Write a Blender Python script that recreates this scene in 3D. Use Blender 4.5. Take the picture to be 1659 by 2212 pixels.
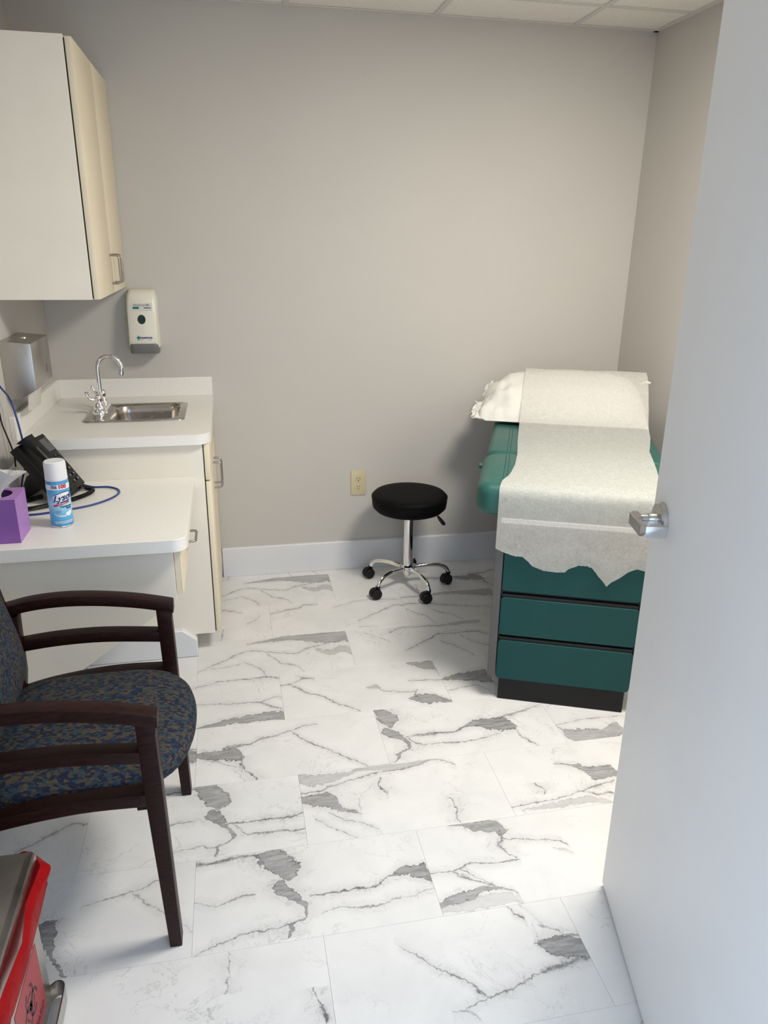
import bpy, bmesh, math, random
from mathutils import Matrix, Vector, noise

for o in list(bpy.data.objects):
    bpy.data.objects.remove(o, do_unlink=True)
scene = bpy.context.scene
C = scene.collection
R = math.radians
PI = math.pi

# ------------------------------------------------------------------ room size (metres)
W, D, H = 2.659, 3.429, 2.446
YF = 0.41                      # room side of the wall with the doorway

# ------------------------------------------------------------------ camera
def make_camera():
    F, yaw, pitch, roll = 1618.64, 0.2013, 0.3487, 0.0136
    pos = Vector((0.7626, -0.0511, 1.5823))
    f = Vector((math.sin(yaw) * math.cos(pitch), math.cos(yaw) * math.cos(pitch), -math.sin(pitch)))
    r0 = Vector((math.cos(yaw), -math.sin(yaw), 0))
    u0 = r0.cross(f)
    r = math.cos(roll) * r0 + math.sin(roll) * u0
    u = -math.sin(roll) * r0 + math.cos(roll) * u0
    cd = bpy.data.cameras.new('camera')
    cd.sensor_fit = 'HORIZONTAL'
    cd.sensor_width = 36.0
    cd.lens = F / 1659.0 * 36.0
    cd.clip_start = 0.02
    co = bpy.data.objects.new('camera', cd)
    m = Matrix.Identity(4)
    for i in range(3):
        m[i][0], m[i][1], m[i][2], m[i][3] = r[i], u[i], -f[i], pos[i]
    co.matrix_world = m
    C.objects.link(co)
    scene.camera = co
make_camera()

# ------------------------------------------------------------------ world, light, exposure
world = bpy.data.worlds.new('world')
scene.world = world
world.use_nodes = True
bg = world.node_tree.nodes['Background']
bg.inputs['Color'].default_value = (0.62, 0.78, 1.0, 1)      # daylight of the hallway behind the open door
bg.inputs['Strength'].default_value = 1.8

def area_light(name, loc, sx, sy, power, col):
    ld = bpy.data.lights.new(name, 'AREA')
    ld.shape = 'RECTANGLE'
    ld.size, ld.size_y = sx, sy
    ld.energy = power
    ld.color = col
    o = bpy.data.objects.new(name, ld)
    o.location = loc
    C.objects.link(o)
    return o
LIGHT_X, LIGHT_Y = 1.962, 1.607
area_light('troffer_lamp', (LIGHT_X, LIGHT_Y, H - 0.02), 0.54, 0.54, 34, (1.0, 0.945, 0.86))

scene.view_settings.view_transform = 'Standard'
scene.view_settings.look = 'None'
scene.view_settings.gamma = 1.0
scene.view_settings.use_curve_mapping = False
scene.view_settings.exposure = 0.36

# ------------------------------------------------------------------ helpers
ROOTM = {}
def props(o, label=None, cat=None, group=None, kind=None):
    if label: o['label'] = label
    if cat: o['category'] = cat
    if group: o['group'] = group
    if kind: o['kind'] = kind
    return o

def thing(name, label, cat, loc=(0, 0, 0), rotz=0.0, group=None, kind=None):
    o = bpy.data.objects.new(name, None)
    o.empty_display_size = 0.05
    o.location = loc
    o.rotation_euler = (0, 0, rotz)
    C.objects.link(o)
    ROOTM[o] = Matrix.Translation(Vector(loc)) @ Matrix.Rotation(rotz, 4, 'Z')
    return props(o, label, cat, group, kind)

def root_of(o):
    while o.parent: o = o.parent
    return o

def obj(name, bm, mat, parent=None, local=False, smooth=True, angle=35, label=None, recalc=True):
    """links bm as one mesh object; coordinates are world ones unless local=True"""
    if recalc: bmesh.ops.recalc_face_normals(bm, faces=bm.faces[:])
    if parent is not None and not local:
        bm.transform(ROOTM[root_of(parent)].inverted())
    me = bpy.data.meshes.new(name)
    bm.to_mesh(me); bm.free()
    return mesh_obj(name, me, mat, parent, smooth, angle, label)

def mesh_obj(name, me, mat, parent=None, smooth=True, angle=35, label=None):
    if mat is not None:
        me.materials.clear(); me.materials.append(mat)
    if smooth:
        me.shade_smooth()
        me.set_sharp_from_angle(angle=R(angle))
    o = bpy.data.objects.new(name, me)
    if parent is not None:
        o.parent = parent
    C.objects.link(o)
    if label: o['label'] = label
    return o

def solo(name, bm, mat, label, cat, loc, group=None, **kw):
    """a thing that is one mesh, its origin at loc"""
    bm.transform(Matrix.Translation(-Vector(loc)))
    o = obj(name, bm, mat, None, local=True, **kw)
    o.location = loc
    ROOTM[o] = Matrix.Translation(Vector(loc))
    return props(o, label, cat, group)

def struct(name, bm, mat, label=None, **kw):
    o = obj(name, bm, mat, None, local=True, **kw)
    ROOTM[o] = Matrix.Identity(4)
    return props(o, label, None, None, 'structure')

def NB(): return bmesh.new()

def box(bm, x0, x1, y0, y1, z0, z1, bev=0.0, seg=2):
    vs = [bm.verts.new(c) for c in ((x0,y0,z0),(x1,y0,z0),(x1,y1,z0),(x0,y1,z0),(x0,y0,z1),(x1,y0,z1),(x1,y1,z1),(x0,y1,z1))]
    fs = [bm.faces.new([vs[i] for i in f]) for f in ((3,2,1,0),(4,5,6,7),(0,1,5,4),(1,2,6,5),(2,3,7,6),(3,0,4,7))]
    if bev > 0:
        es = list({e for f in fs for e in f.edges})
        bmesh.ops.bevel(bm, geom=es, offset=bev, segments=seg, affect='EDGES', profile=0.5)
    return bm

def B(*a, **k): return box(NB(), *a, **k)

def loops(bm, rings, cap0=True, cap1=True, closed=True):
    prev = None; vr = []
    for ring in rings:
        cur = [bm.verts.new(p) for p in ring]
        if prev:
            n = len(cur)
            for i in range(n if closed else n - 1):
                j = (i + 1) % n
                bm.faces.new((prev[i], prev[j], cur[j], cur[i]))
        prev = cur; vr.append(cur)
    if cap0: bm.faces.new(list(reversed(vr[0])))
    if cap1: bm.faces.new(vr[-1])
    return vr

def prism(bm, poly, axis, a0, a1, bev=0.0, seg=2):
    """poly: 2-D points; axis 'x': (y,z), 'y': (x,z), 'z': (x,y)"""
    def P(p, a):
        return {'x': (a, p[0], p[1]), 'y': (p[0], a, p[1]), 'z': (p[0], p[1], a)}[axis]
    n0 = len(bm.faces)
    loops(bm, [[P(p, a0) for p in poly], [P(p, a1) for p in poly]])
    bm.faces.ensure_lookup_table()
    if bev > 0:
        fs = bm.faces[n0:]
        es = [e for e in {e for f in fs for e in f.edges} if e.calc_face_angle(0) > 0.35 or True]
        es = [e for e in es if len(e.link_faces) == 2 and e.link_faces[0].normal.dot(e.link_faces[1].normal) < 0.9] if False else es
        bm.normal_update()
        es = [e for e in es if len(e.link_faces) == 2 and abs(e.link_faces[0].normal.dot(e.link_faces[1].normal)) < 0.75]
        bmesh.ops.bevel(bm, geom=es, offset=bev, segments=seg, affect='EDGES', profile=0.5)
    return bm

def catmull(pts, n=6):
    pts = [Vector(p) for p in pts]
    out = []
    for i in range(len(pts) - 1):
        p0 = pts[max(i - 1, 0)]; p1 = pts[i]; p2 = pts[i + 1]; p3 = pts[min(i + 2, len(pts) - 1)]
        for k in range(n):
            t = k / n
            out.append(0.5 * ((2 * p1) + (-p0 + p2) * t + (2 * p0 - 5 * p1 + 4 * p2 - p3) * t * t + (-p0 + 3 * p1 - 3 * p2 + p3) * t ** 3))
    out.append(pts[-1])
    return out

def frames(pts):
    pts = [Vector(p) for p in pts]
    res = []; up = None
    for i, p in enumerate(pts):
        t = (pts[min(i + 1, len(pts) - 1)] - pts[max(i - 1, 0)]).normalized()
        if up is None:
            a = Vector((0, 0, 1)) if abs(t.z) < 0.9 else Vector((1, 0, 0))
            up = (a - t * a.dot(t)).normalized()
        else:
            up = (up - t * up.dot(t)).normalized()
        res.append((p, t, up, t.cross(up)))
    return res

def tube(bm, pts, r, n=10, caps=True):
    rr = r if isinstance(r, (list, tuple)) else [r] * len(pts)
    rings = []
    for (p, t, u, v), q in zip(frames(pts), rr):
        rings.append([p + (u * math.cos(2 * PI * k / n) + v * math.sin(2 * PI * k / n)) * q for k in range(n)])
    loops(bm, rings, caps, caps)
    return bm

def lathe(bm, prof, c=(0, 0, 0), n=32, axis=Vector((0, 0, 1))):
    q = Vector((0, 0, 1)).rotation_difference(Vector(axis))
    c = Vector(c)
    rings = []
    for r, z in prof:
        r = max(r, 1e-5)
        rings.append([c + q @ Vector((r * math.cos(2 * PI * k / n), r * math.sin(2 * PI * k / n), z)) for k in range(n)])
    loops(bm, rings)
    return bm

def rrect(x0, x1, y0, y1, r, n=6):
    out = []
    for cx, cy, a in ((x1 - r, y1 - r, 0), (x0 + r, y1 - r, 90), (x0 + r, y0 + r, 180), (x1 - r, y0 + r, 270)):
        for k in range(n + 1):
            t = R(a + 90 * k / n)
            out.append((cx + r * math.cos(t), cy + r * math.sin(t)))
    return out

def rslab(bm, x0, x1, y0, y1, z0, z1, r, e, n=6, m=3):
    """rounded-corner slab with edges rounded by e"""
    rings = []
    for k in range(m + 1):
        a = (PI / 2) * k / m
        o = e * (1 - math.sin(a)); zz = z0 + e * (1 - math.cos(a))
        rings.append([(x, y, zz) for x, y in rrect(x0 + o, x1 - o, y0 + o, y1 - o, max(r - o, 0.002), n)])
    for k in range(m + 1):
        a = (PI / 2) * k / m
        o = e * (1 - math.cos(a)); zz = z1 - e * (1 - math.sin(a))
        rings.append([(x, y, zz) for x, y in rrect(x0 + o, x1 - o, y0 + o, y1 - o, max(r - o, 0.002), n)])
    loops(bm, rings)
    return bm

def text_mesh(body, size, align='CENTER', shear=0.0, extrude=0.0002, bold=0.0):
    cu = bpy.data.curves.new('lettering', 'FONT')
    cu.body = body; cu.size = size; cu.align_x = align; cu.align_y = 'CENTER'
    cu.shear = shear; cu.extrude = extrude; cu.offset = bold
    cu.resolution_u = 3
    o = bpy.data.objects.new('lettering', cu)
    C.objects.link(o)
    bpy.context.view_layer.update()
    me = bpy.data.meshes.new_from_object(o.evaluated_get(bpy.context.evaluated_depsgraph_get()))
    bpy.data.objects.remove(o, do_unlink=True)
    bpy.data.curves.remove(cu)
    bm = NB(); bm.from_mesh(me); bpy.data.meshes.remove(me)
    return bm

# ------------------------------------------------------------------ materials
class NT:
    def __init__(self, name):
        self.m = bpy.data.materials.new(name); self.m.use_nodes = True
        self.t = self.m.node_tree
        self.b = self.t.nodes['Principled BSDF']
    def n(self, typ, **kw):
        nd = self.t.nodes.new(typ)
        for k, v in kw.items(): setattr(nd, k, v)
        return nd
    def put(self, sock, v):
        if isinstance(v, bpy.types.NodeSocket): self.t.links.new(v, sock)
        elif v is not None: sock.default_value = v
    def math(self, op, a, b=None, c=None, clamp=False):
        nd = self.n('ShaderNodeMath', operation=op, use_clamp=clamp)
        for s, v in zip(nd.inputs, (a, b, c)): self.put(s, v)
        return nd.outputs[0]
    def vmath(self, op, a, b=None):
        nd = self.n('ShaderNodeVectorMath', operation=op)
        self.put(nd.inputs[0], a); self.put(nd.inputs[1], b)
        return nd.outputs[0]
    def coord(self, which='Object'): return self.n('ShaderNodeTexCoord').outputs[which]
    def scale(self, vec, s): return self.vmath('MULTIPLY', vec, tuple(s))
    def noise(self, vec, scale, detail=3.0, rough=0.5, dist=0.0, out='Fac'):
        nd = self.n('ShaderNodeTexNoise')
        self.put(nd.inputs['Vector'], vec)
        nd.inputs['Scale'].default_value = scale; nd.inputs['Detail'].default_value = detail
        nd.inputs['Roughness'].default_value = rough; nd.inputs['Distortion'].default_value = dist
        return nd.outputs[out]
    def remap(self, v, a, b, c=0.0, d=1.0, smooth=False):
        nd = self.n('ShaderNodeMapRange')
        if smooth: nd.interpolation_type = 'SMOOTHSTEP'
        self.put(nd.inputs['Value'], v)
        for k, x in zip(('From Min', 'From Max', 'To Min', 'To Max'), (a, b, c, d)): nd.inputs[k].default_value = x
        return nd.outputs[0]
    def mix(self, f, a, b, blend='MIX'):
        nd = self.n('ShaderNodeMix', data_type='RGBA', blend_type=blend)
        self.put(nd.inputs[0], f); self.put(nd.inputs[6], a); self.put(nd.inputs[7], b)
        return nd.outputs[2]
    def ramp(self, v, stops, interp='LINEAR'):
        nd = self.n('ShaderNodeValToRGB'); nd.color_ramp.interpolation = interp
        el = nd.color_ramp.elements
        while len(el) < len(stops): el.new(0.5)
        for e, (p, c) in zip(el, stops): e.position = p; e.color = (*c, 1) if len(c) == 3 else c
        self.put(nd.inputs[0], v)
        return nd.outputs[0]
    def bump(self, h, strength=0.2, dist=0.002):
        nd = self.n('ShaderNodeBump')
        nd.inputs['Strength'].default_value = strength; nd.inputs['Distance'].default_value = dist
        self.put(nd.inputs['Height'], h)
        self.t.links.new(nd.outputs[0], self.b.inputs['Normal'])
    def set(self, **kw):
        for k, v in kw.items():
            self.put(self.b.inputs[k.replace('_', ' ')], v)
        return self

def c4(c): return (c[0], c[1], c[2], 1.0)

def simple(name, col, rough=0.5, metal=0.0, var=0.04, vscale=30.0, bump=0.0, bscale=300.0, spec=0.5, coat=0.0):
    k = NT(name)
    o = k.coord()
    f = k.noise(o, vscale, 4)
    a = tuple(max(0, x * (1 - var)) for x in col); b = tuple(min(1, x * (1 + var)) for x in col)
    k.set(Base_Color=k.mix(k.remap(f, 0.3, 0.7), c4(a), c4(b)), Roughness=rough, Metallic=metal)
    k.b.inputs['Specular IOR Level'].default_value = spec
    k.b.inputs['Coat Weight'].default_value = coat
    if bump > 0: k.bump(k.noise(o, bscale, 2), bump, 0.001)
    return k.m

def brushed(name, col, rough=0.32, stretch=(1, 1, 40), var=0.10):
    k = NT(name)
    v = k.scale(k.coord(), stretch)
    f = k.noise(v, 40, 3)
    g = k.noise(k.coord(), 9, 3)
    k.set(Base_Color=k.mix(f, c4([x * (1 - var) for x in col]), c4(col)), Metallic=1.0,
          Roughness=k.math('ADD', k.remap(f, 0.2, 0.8, rough - 0.06, rough + 0.08), k.remap(g, 0.3, 0.7, -0.03, 0.05)))
    return k.m

M = {}
M['wall'] = simple('wall_paint', (0.56, 0.537, 0.500), 0.6, var=0.012, vscale=3, bump=0.06, bscale=420, spec=0.3)
M['ceil_tile'] = None
M['trim'] = simple('white_trim_paint', (0.74, 0.75, 0.77), 0.35, var=0.012, vscale=6)
M['door'] = simple('door_paint', (0.85, 0.85, 0.85), 0.42, var=0.015, vscale=5)
M['tee'] = simple('ceiling_tee_metal', (0.66, 0.64, 0.61), 0.5, var=0.01)
M['cab_side'] = simple('cabinet_side_laminate', (0.86, 0.81, 0.71), 0.5, var=0.02, vscale=8, bump=0.05, bscale=500)
M['cab_door'] = simple('cabinet_door_almond', (0.84, 0.74, 0.56), 0.45, var=0.03, vscale=6)
M['counter'] = simple('counter_laminate', (0.84, 0.825, 0.78), 0.38, var=0.02, vscale=120)
M['nickel'] = brushed('satin_nickel', (0.40, 0.37, 0.34), 0.32, (1, 1, 12))
M['steel'] = brushed('brushed_steel', (0.56, 0.53, 0.49), 0.30, (40, 40, 1), 0.14)
M['sinksteel'] = brushed('sink_steel', (0.50, 0.46, 0.42), 0.24, (1, 6, 1), 0.04)
M['chrome'] = simple('chrome', (0.82, 0.82, 0.83), 0.06, 1.0, var=0.01)
M['lever'] = brushed('door_lever_steel', (0.62, 0.61, 0.60), 0.22, (1, 1, 6))
M['black_plastic'] = simple('black_plastic', (0.006, 0.006, 0.0065), 0.42, var=0.1, spec=0.3)
M['black_vinyl'] = simple('black_vinyl', (0.003, 0.003, 0.0033), 0.6, var=0.15, bump=0.1, bscale=700, spec=0.10)
M['dark'] = simple('black_recess', (0.008, 0.008, 0.008), 0.6)
M['kick'] = simple('black_kick_panel', (0.008, 0.008, 0.0085), 0.5, var=0.1, spec=0.25)
M['teal_vinyl'] = simple('teal_vinyl', (0.016, 0.098, 0.083), 0.42, var=0.06, vscale=14, bump=0.12, bscale=520)
M['teal_laminate'] = simple('teal_laminate', (0.009, 0.062, 0.062), 0.55, var=0.05, vscale=10, bump=0.05, spec=0.22)
M['table_metal'] = simple('table_side_grey', (0.10, 0.097, 0.093), 0.45, 0.2, var=0.04)
M['table_body'] = simple('table_body_grey', (0.06, 0.06, 0.06), 0.5, var=0.05)
M['ivory'] = simple('ivory_plastic', (0.60, 0.52, 0.33), 0.35, var=0.02)
M['soap'] = simple('cream_plastic', (0.78, 0.75, 0.655), 0.3, var=0.01, spec=0.5)
M['soap_bar'] = simple('grey_push_bar', (0.17, 0.17, 0.165), 0.45, var=0.04)
M['soap_window'] = simple('dark_green_window', (0.006, 0.035, 0.03), 0.15, var=0.3)
M['sticker'] = simple('silver_sticker', (0.66, 0.66, 0.64), 0.4, var=0.03)
M['ink_black'] = simple('black_ink', (0.015, 0.015, 0.017), 0.5)
M['ink_navy'] = simple('navy_ink', (0.012, 0.02, 0.16), 0.5)
M['ink_red'] = simple('red_ink', (0.55, 0.02, 0.05), 0.5)
M['ink_green'] = simple('green_ink', (0.01, 0.16, 0.14), 0.5)
M['ink_white'] = simple('white_ink', (0.85, 0.86, 0.88), 0.5)
M['ink_grey'] = simple('grey_ink', (0.25, 0.28, 0.33), 0.5)
M['white_plastic'] = simple('white_plastic', (0.83, 0.83, 0.84), 0.35, var=0.01)
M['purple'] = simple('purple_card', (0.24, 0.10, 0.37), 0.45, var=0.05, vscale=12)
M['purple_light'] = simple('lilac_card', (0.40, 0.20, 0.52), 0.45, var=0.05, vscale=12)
M['cable_blue'] = simple('blue_cable', (0.02, 0.05, 0.24), 0.4, var=0.05)
M['screen'] = simple('phone_screen', (0.075, 0.08, 0.085), 0.12, var=0.05)
M['key'] = simple('phone_key', (0.02, 0.02, 0.022), 0.35)
M['keymark'] = simple('phone_key_marks', (0.35, 0.35, 0.36), 0.5)
M['sign_red'] = simple('red_sticker', (0.36, 0.045, 0.05), 0.45, var=0.04)
M['sign_ink'] = simple('dark_sign_ink', (0.05, 0.02, 0.035), 0.5)
M['diffuser'] = None

def make_wood():
    k = NT('dark_cherry_wood')
    v = k.scale(k.coord(), (6, 30, 30))
    f = k.noise(v, 5, 5, 0.6, 0.5)
    k.set(Base_Color=k.mix(k.remap(f, 0.3, 0.75), (0.009, 0.003, 0.003, 1), (0.032, 0.010, 0.0075, 1)), Roughness=0.42)
    k.b.inputs['Specular IOR Level'].default_value = 0.16
    return k.m
M['wood'] = make_wood()

def make_fabric():
    k = NT('woven_blue_brown_fabric')
    o = k.coord()
    w = k.vmath('ADD', o, k.scale(k.noise(o, 60, 2, out='Color'), (0.004,) * 3))
    def cells(s, off, st):
        nd = k.n('ShaderNodeTexVoronoi', distance='CHEBYCHEV')
        k.put(nd.inputs['Vector'], k.scale(k.vmath('ADD', w, (off, off * 2, off)), st))
        nd.inputs['Scale'].default_value = s
        nd.inputs['Randomness'].default_value = 0.75
        sp = k.n('ShaderNodeSeparateColor'); k.t.links.new(nd.outputs['Color'], sp.inputs[0])
        return sp.outputs[0], sp.outputs[1]
    a, b = cells(180, 0.3, (0.6, 1.0, 1.0))
    c, _ = cells(100, 1.7, (0.7, 1, 1))
    col = k.ramp(k.math('ADD', k.math('MULTIPLY', a, 0.7), k.math('MULTIPLY', c, 0.3)),
                 [(0.0, (0.006, 0.012, 0.034)), (0.36, (0.010, 0.026, 0.066)), (0.47, (0.012, 0.056, 0.085)), (0.55, (0.066, 0.060, 0.042)),
                  (0.64, (0.098, 0.064, 0.034)), (0.76, (0.038, 0.046, 0.056))], 'CONSTANT')
    g = k.noise(o, 900, 2)
    k.set(Base_Color=k.mix(0.25, col, k.mix(g, (0.01, 0.01, 0.012, 1), (0.09, 0.085, 0.08, 1))), Roughness=0.9)
    k.b.inputs['Specular IOR Level'].default_value = 0.15
    k.bump(g, 0.3, 0.001)
    return k.m
M['fabric'] = make_fabric()

def make_paper(name, alpha, col=(0.80, 0.79, 0.74)):
    k = NT(name)
    o = k.coord()
    f = k.noise(k.scale(o, (1, 1, 1)), 170, 4, 0.7, 1.0)
    g = k.noise(o, 45, 4, 0.6)
    col1 = k.mix(k.remap(f, 0.3, 0.7), c4([x * 0.93 for x in col]), c4(col))
    df = k.n('ShaderNodeBsdfDiffuse'); k.put(df.inputs['Color'], col1)
    tl = k.n('ShaderNodeBsdfTranslucent'); k.put(tl.inputs['Color'], col1)
    tr = k.n('ShaderNodeBsdfTransparent')
    m1 = k.n('ShaderNodeMixShader'); m1.inputs[0].default_value = 0.22
    k.t.links.new(df.outputs[0], m1.inputs[1]); k.t.links.new(tl.outputs[0], m1.inputs[2])
    m2 = k.n('ShaderNodeMixShader')
    fac = k.math('ADD', k.remap(f, 0.3, 0.7, alpha - 0.09, alpha + 0.09), k.remap(g, 0.3, 0.7, -0.04, 0.04), clamp=True)
    k.put(m2.inputs[0], fac)
    k.t.links.new(tr.outputs[0], m2.inputs[1]); k.t.links.new(m1.outputs[0], m2.inputs[2])
    out = k.t.nodes['Material Output']
    k.t.links.new(m2.outputs[0], out.inputs['Surface'])
    return k.m
M['table_paper'] = make_paper('exam_table_paper', 0.64, (0.82, 0.81, 0.77))
M['tissue'] = make_paper('tissue_paper', 0.93, (0.84, 0.83, 0.82))
M['towel'] = make_paper('towel_paper', 0.97, (0.80, 0.77, 0.74))

def make_pillow_mat():
    k = NT('crinkled_pillow_paper')
    o = k.coord()
    w = k.n('ShaderNodeTexWave'); w.inputs['Scale'].default_value = 55; w.inputs['Distortion'].default_value = 1.5
    k.put(w.inputs['Vector'], o)
    f = k.noise(o, 24, 4, 0.6, 0.6)
    k.set(Base_Color=k.mix(f, (0.74, 0.73, 0.69, 1), (0.82, 0.81, 0.77, 1)), Roughness=0.65)
    k.bump(k.math('ADD', f, k.math('MULTIPLY', w.outputs['Fac'], 0.10)), 0.4, 0.008)
    return k.m
M['pillow'] = make_pillow_mat()

def make_bag():
    k = NT('red_bag_film')
    o = k.coord()
    f = k.noise(o, 20, 4, 0.6, 0.8)
    k.set(Base_Color=k.mix(f, (0.45, 0.008, 0.012, 1), (0.72, 0.035, 0.04, 1)), Roughness=0.22)
    k.b.inputs['Transmission Weight'].default_value = 0.25
    k.b.inputs['IOR'].default_value = 1.1
    k.bump(f, 0.5, 0.01)
    return k.m
M['bag'] = make_bag()

def make_ceiling():
    k = NT('mineral_fibre_tile')
    o = k.coord()
    f = k.noise(o, 130, 3, 0.6, 0.4)
    pits = k.remap(f, 0.60, 0.68)
    k.set(Base_Color=k.mix(pits, (0.84, 0.81, 0.75, 1), (0.60, 0.56, 0.50, 1)), Roughness=0.9)
    k.bump(f, 0.5, 0.003)
    return k.m
M['ceil_tile'] = make_ceiling()

def make_diffuser():
    k = NT('lamp_diffuser')
    o = k.coord()
    f = k.noise(o, 200, 2)
    k.set(Base_Color=(0.9, 0.9, 0.88, 1), Roughness=0.4)
    k.put(k.b.inputs['Emission Color'], k.mix(f, (1.0, 0.93, 0.83, 1), (1.0, 0.95, 0.87, 1)))
    k.b.inputs['Emission Strength'].default_value = 5.0
    return k.m
M['diffuser'] = make_diffuser()

def make_can_paint():
    k = NT('spray_can_print')
    sp = k.n('ShaderNodeSeparateXYZ'); k.t.links.new(k.coord(), sp.inputs[0])
    z = sp.outputs[2]
    f = k.noise(k.coord(), 22, 2, 0.5, 0.6)
    zz = k.math('ADD', z, k.math('MULTIPLY', k.math('SUBTRACT', f, 0.5), 0.03))
    col = k.ramp(k.remap(zz, 0.0, 0.147), [(0.0, (0.035, 0.26, 0.55)), (0.25, (0.12, 0.46, 0.74)), (0.5, (0.42, 0.72, 0.86)), (0.68, (0.17, 0.50, 0.77)), (0.82, (0.07, 0.33, 0.64))])
    k.set(Base_Color=col, Roughness=0.28)
    return k.m
M['can_paint'] = make_can_paint()

TW, TH = 0.61, 0.2953           # floor tile size
def float_curve(k, t, pts, vector=True):
    nd = k.n('ShaderNodeFloatCurve')
    cv = nd.mapping.curves[0]
    pts = sorted(pts)
    while len(cv.points) < len(pts): cv.points.new(0.5, 0.5)
    for p, (a, b) in zip(cv.points, pts):
        p.location = (a, b); p.handle_type = 'VECTOR' if vector else 'AUTO_CLAMPED'
    nd.mapping.update()
    k.put(nd.inputs['Value'], t)
    return nd.outputs[0]

def make_marble(name, veins, seed):
    """vinyl tile printed with grey veins; every vein is a curve across the tile with its own width"""
    k = NT('marble_print_' + name)
    o = k.coord()
    oo = k.vmath('ADD', o, (seed * 3.1, seed * 1.7, 0.0))
    w1 = k.scale(k.vmath('SUBTRACT', k.noise(oo, 17, 6, 0.68, out='Color'), (0.5, 0.5, 0.5)), (0.036, 0.030, 0))
    w2 = k.scale(k.vmath('SUBTRACT', k.noise(oo, 75, 3, 0.6, out='Color'), (0.5, 0.5, 0.5)), (0.016, 0.014, 0))
    wv = k.vmath('ADD', o, k.vmath('ADD', w1, w2))
    sp = k.n('ShaderNodeSeparateXYZ'); k.t.links.new(wv, sp.inputs[0])
    u = k.math('DIVIDE', sp.outputs[0], TW, clamp=True)
    v = k.math('DIVIDE', sp.outputs[1], TH, clamp=True)
    streak = k.noise(k.scale(oo, (9, 46, 1)), 1.6, 4, 0.6, 0.8)
    lines = k.noise(oo, 60, 3, 0.6)
    body = None; edge = None; halo = None
    rough = k.remap(k.noise(oo, 48, 4, 0.65), 0.3, 0.7, -0.28, 0.34)
    thin = k.remap(k.noise(oo, 26, 3, 0.6), 0.36, 0.64, 0.35, 1.25)
    for orient, dark, pts in veins:
        t, c = (u, v) if orient == 'u' else (v, u)
        lo, hi = pts[0][0], pts[-1][0]
        cp = [(p[0], (p[1] + 0.2) / 1.4) for p in pts]
        wp = [(p[0], min(1, p[2] / 0.3)) for p in pts]
        if lo > 0.015: wp += [(lo - 0.012, 0.0), (0.0, 0.0)]
        if hi < 0.985: wp += [(hi + 0.012, 0.0), (1.0, 0.0)]
        cc = k.math('MULTIPLY_ADD', float_curve(k, t, cp, False), 1.4, -0.2)
        ww = k.math('MULTIPLY', float_curve(k, t, wp), 0.3)
        ww = k.math('MULTIPLY', ww, thin) if max(p[2] for p in pts) < (0.045 if orient == 'u' else 0.022) else ww
        d = k.math('ABSOLUTE', k.math('SUBTRACT', c, cc))
        r = k.math('DIVIDE', d, k.math('ADD', ww, 0.0008))
        on = k.remap(ww, 0.0004, 0.0025)
        if max(p[2] for p in pts) < (0.045 if orient == 'u' else 0.022):      # a vein: soft grey band round a dark core
            m = k.math('MULTIPLY', k.math('MULTIPLY', k.remap(r, 1.7, 0.5, smooth=True), on), dark * 0.55)
            e = k.math('MULTIPLY', k.math('MULTIPLY', k.remap(r, 0.75, 0.25, smooth=True), on), dark)
        else:                                   # a patch: crisp streaky grey with a dark rim
            r = k.math('ADD', r, rough)
            m = k.math('MULTIPLY', k.math('MULTIPLY', k.remap(r, 1.05, 0.93, smooth=True), on), dark)
            e = k.math('MULTIPLY', k.math('MULTIPLY', k.remap(k.math('ABSOLUTE', k.math('SUBTRACT', r, 0.95)), 0.11, 0.02, smooth=True), on), dark)
        h = k.math('MULTIPLY', k.math('MULTIPLY', k.remap(k.math('SUBTRACT', d, ww), 0.10, 0.0, smooth=True), on), dark * 0.26)
        body = m if body is None else k.math('MAXIMUM', body, m)
        edge = e if edge is None else k.math('MAXIMUM', edge, e)
        halo = h if halo is None else k.math('MAXIMUM', halo, h)
    cloud = k.noise(oo, 5, 4, 0.6, 0.4)
    ridge = k.noise(oo, 7, 5, 0.65, 0.7)
    fine = k.remap(k.math('ABSOLUTE', k.math('SUBTRACT', ridge, 0.5)), 0.012, 0.0, smooth=True)
    fine = k.math('MULTIPLY', fine, k.remap(k.noise(oo, 4, 2), 0.48, 0.62, 0.0, 0.45))
    base = k.mix(k.remap(cloud, 0.35, 0.75), (0.81, 0.812, 0.81, 1), (0.72, 0.725, 0.725, 1))
    base = k.mix(fine, base, (0.42, 0.41, 0.40, 1))
    rid2 = k.noise(oo, 10, 3, 0.6, 0.9)
    crack = k.remap(k.math('ABSOLUTE', k.math('SUBTRACT', rid2, 0.5)), 0.010, 0.0, smooth=True)
    grey = k.mix(k.remap(streak, 0.3, 0.7), (0.13, 0.13, 0.135, 1), (0.40, 0.40, 0.41, 1))
    col = base
    if body is not None:
        col = k.mix(halo, col, (0.40, 0.395, 0.39, 1))
        col = k.mix(body, col, grey)
        col = k.mix(k.math('MULTIPLY', crack, k.math('MINIMUM', k.math('MULTIPLY', halo, 1.5), 0.4)), col, (0.13, 0.13, 0.135, 1))
        col = k.mix(k.math('MULTIPLY', edge, k.remap(lines, 0.36, 0.55, 0.25, 1.0)), col, (0.07, 0.07, 0.075, 1))
    k.set(Base_Color=col, Roughness=k.remap(cloud, 0.2, 0.8, 0.30, 0.38))
    k.b.inputs['Specular IOR Level'].default_value = 0.45
    k.bump(k.noise(o, 350, 2), 0.03, 0.001)
    return k.m

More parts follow.
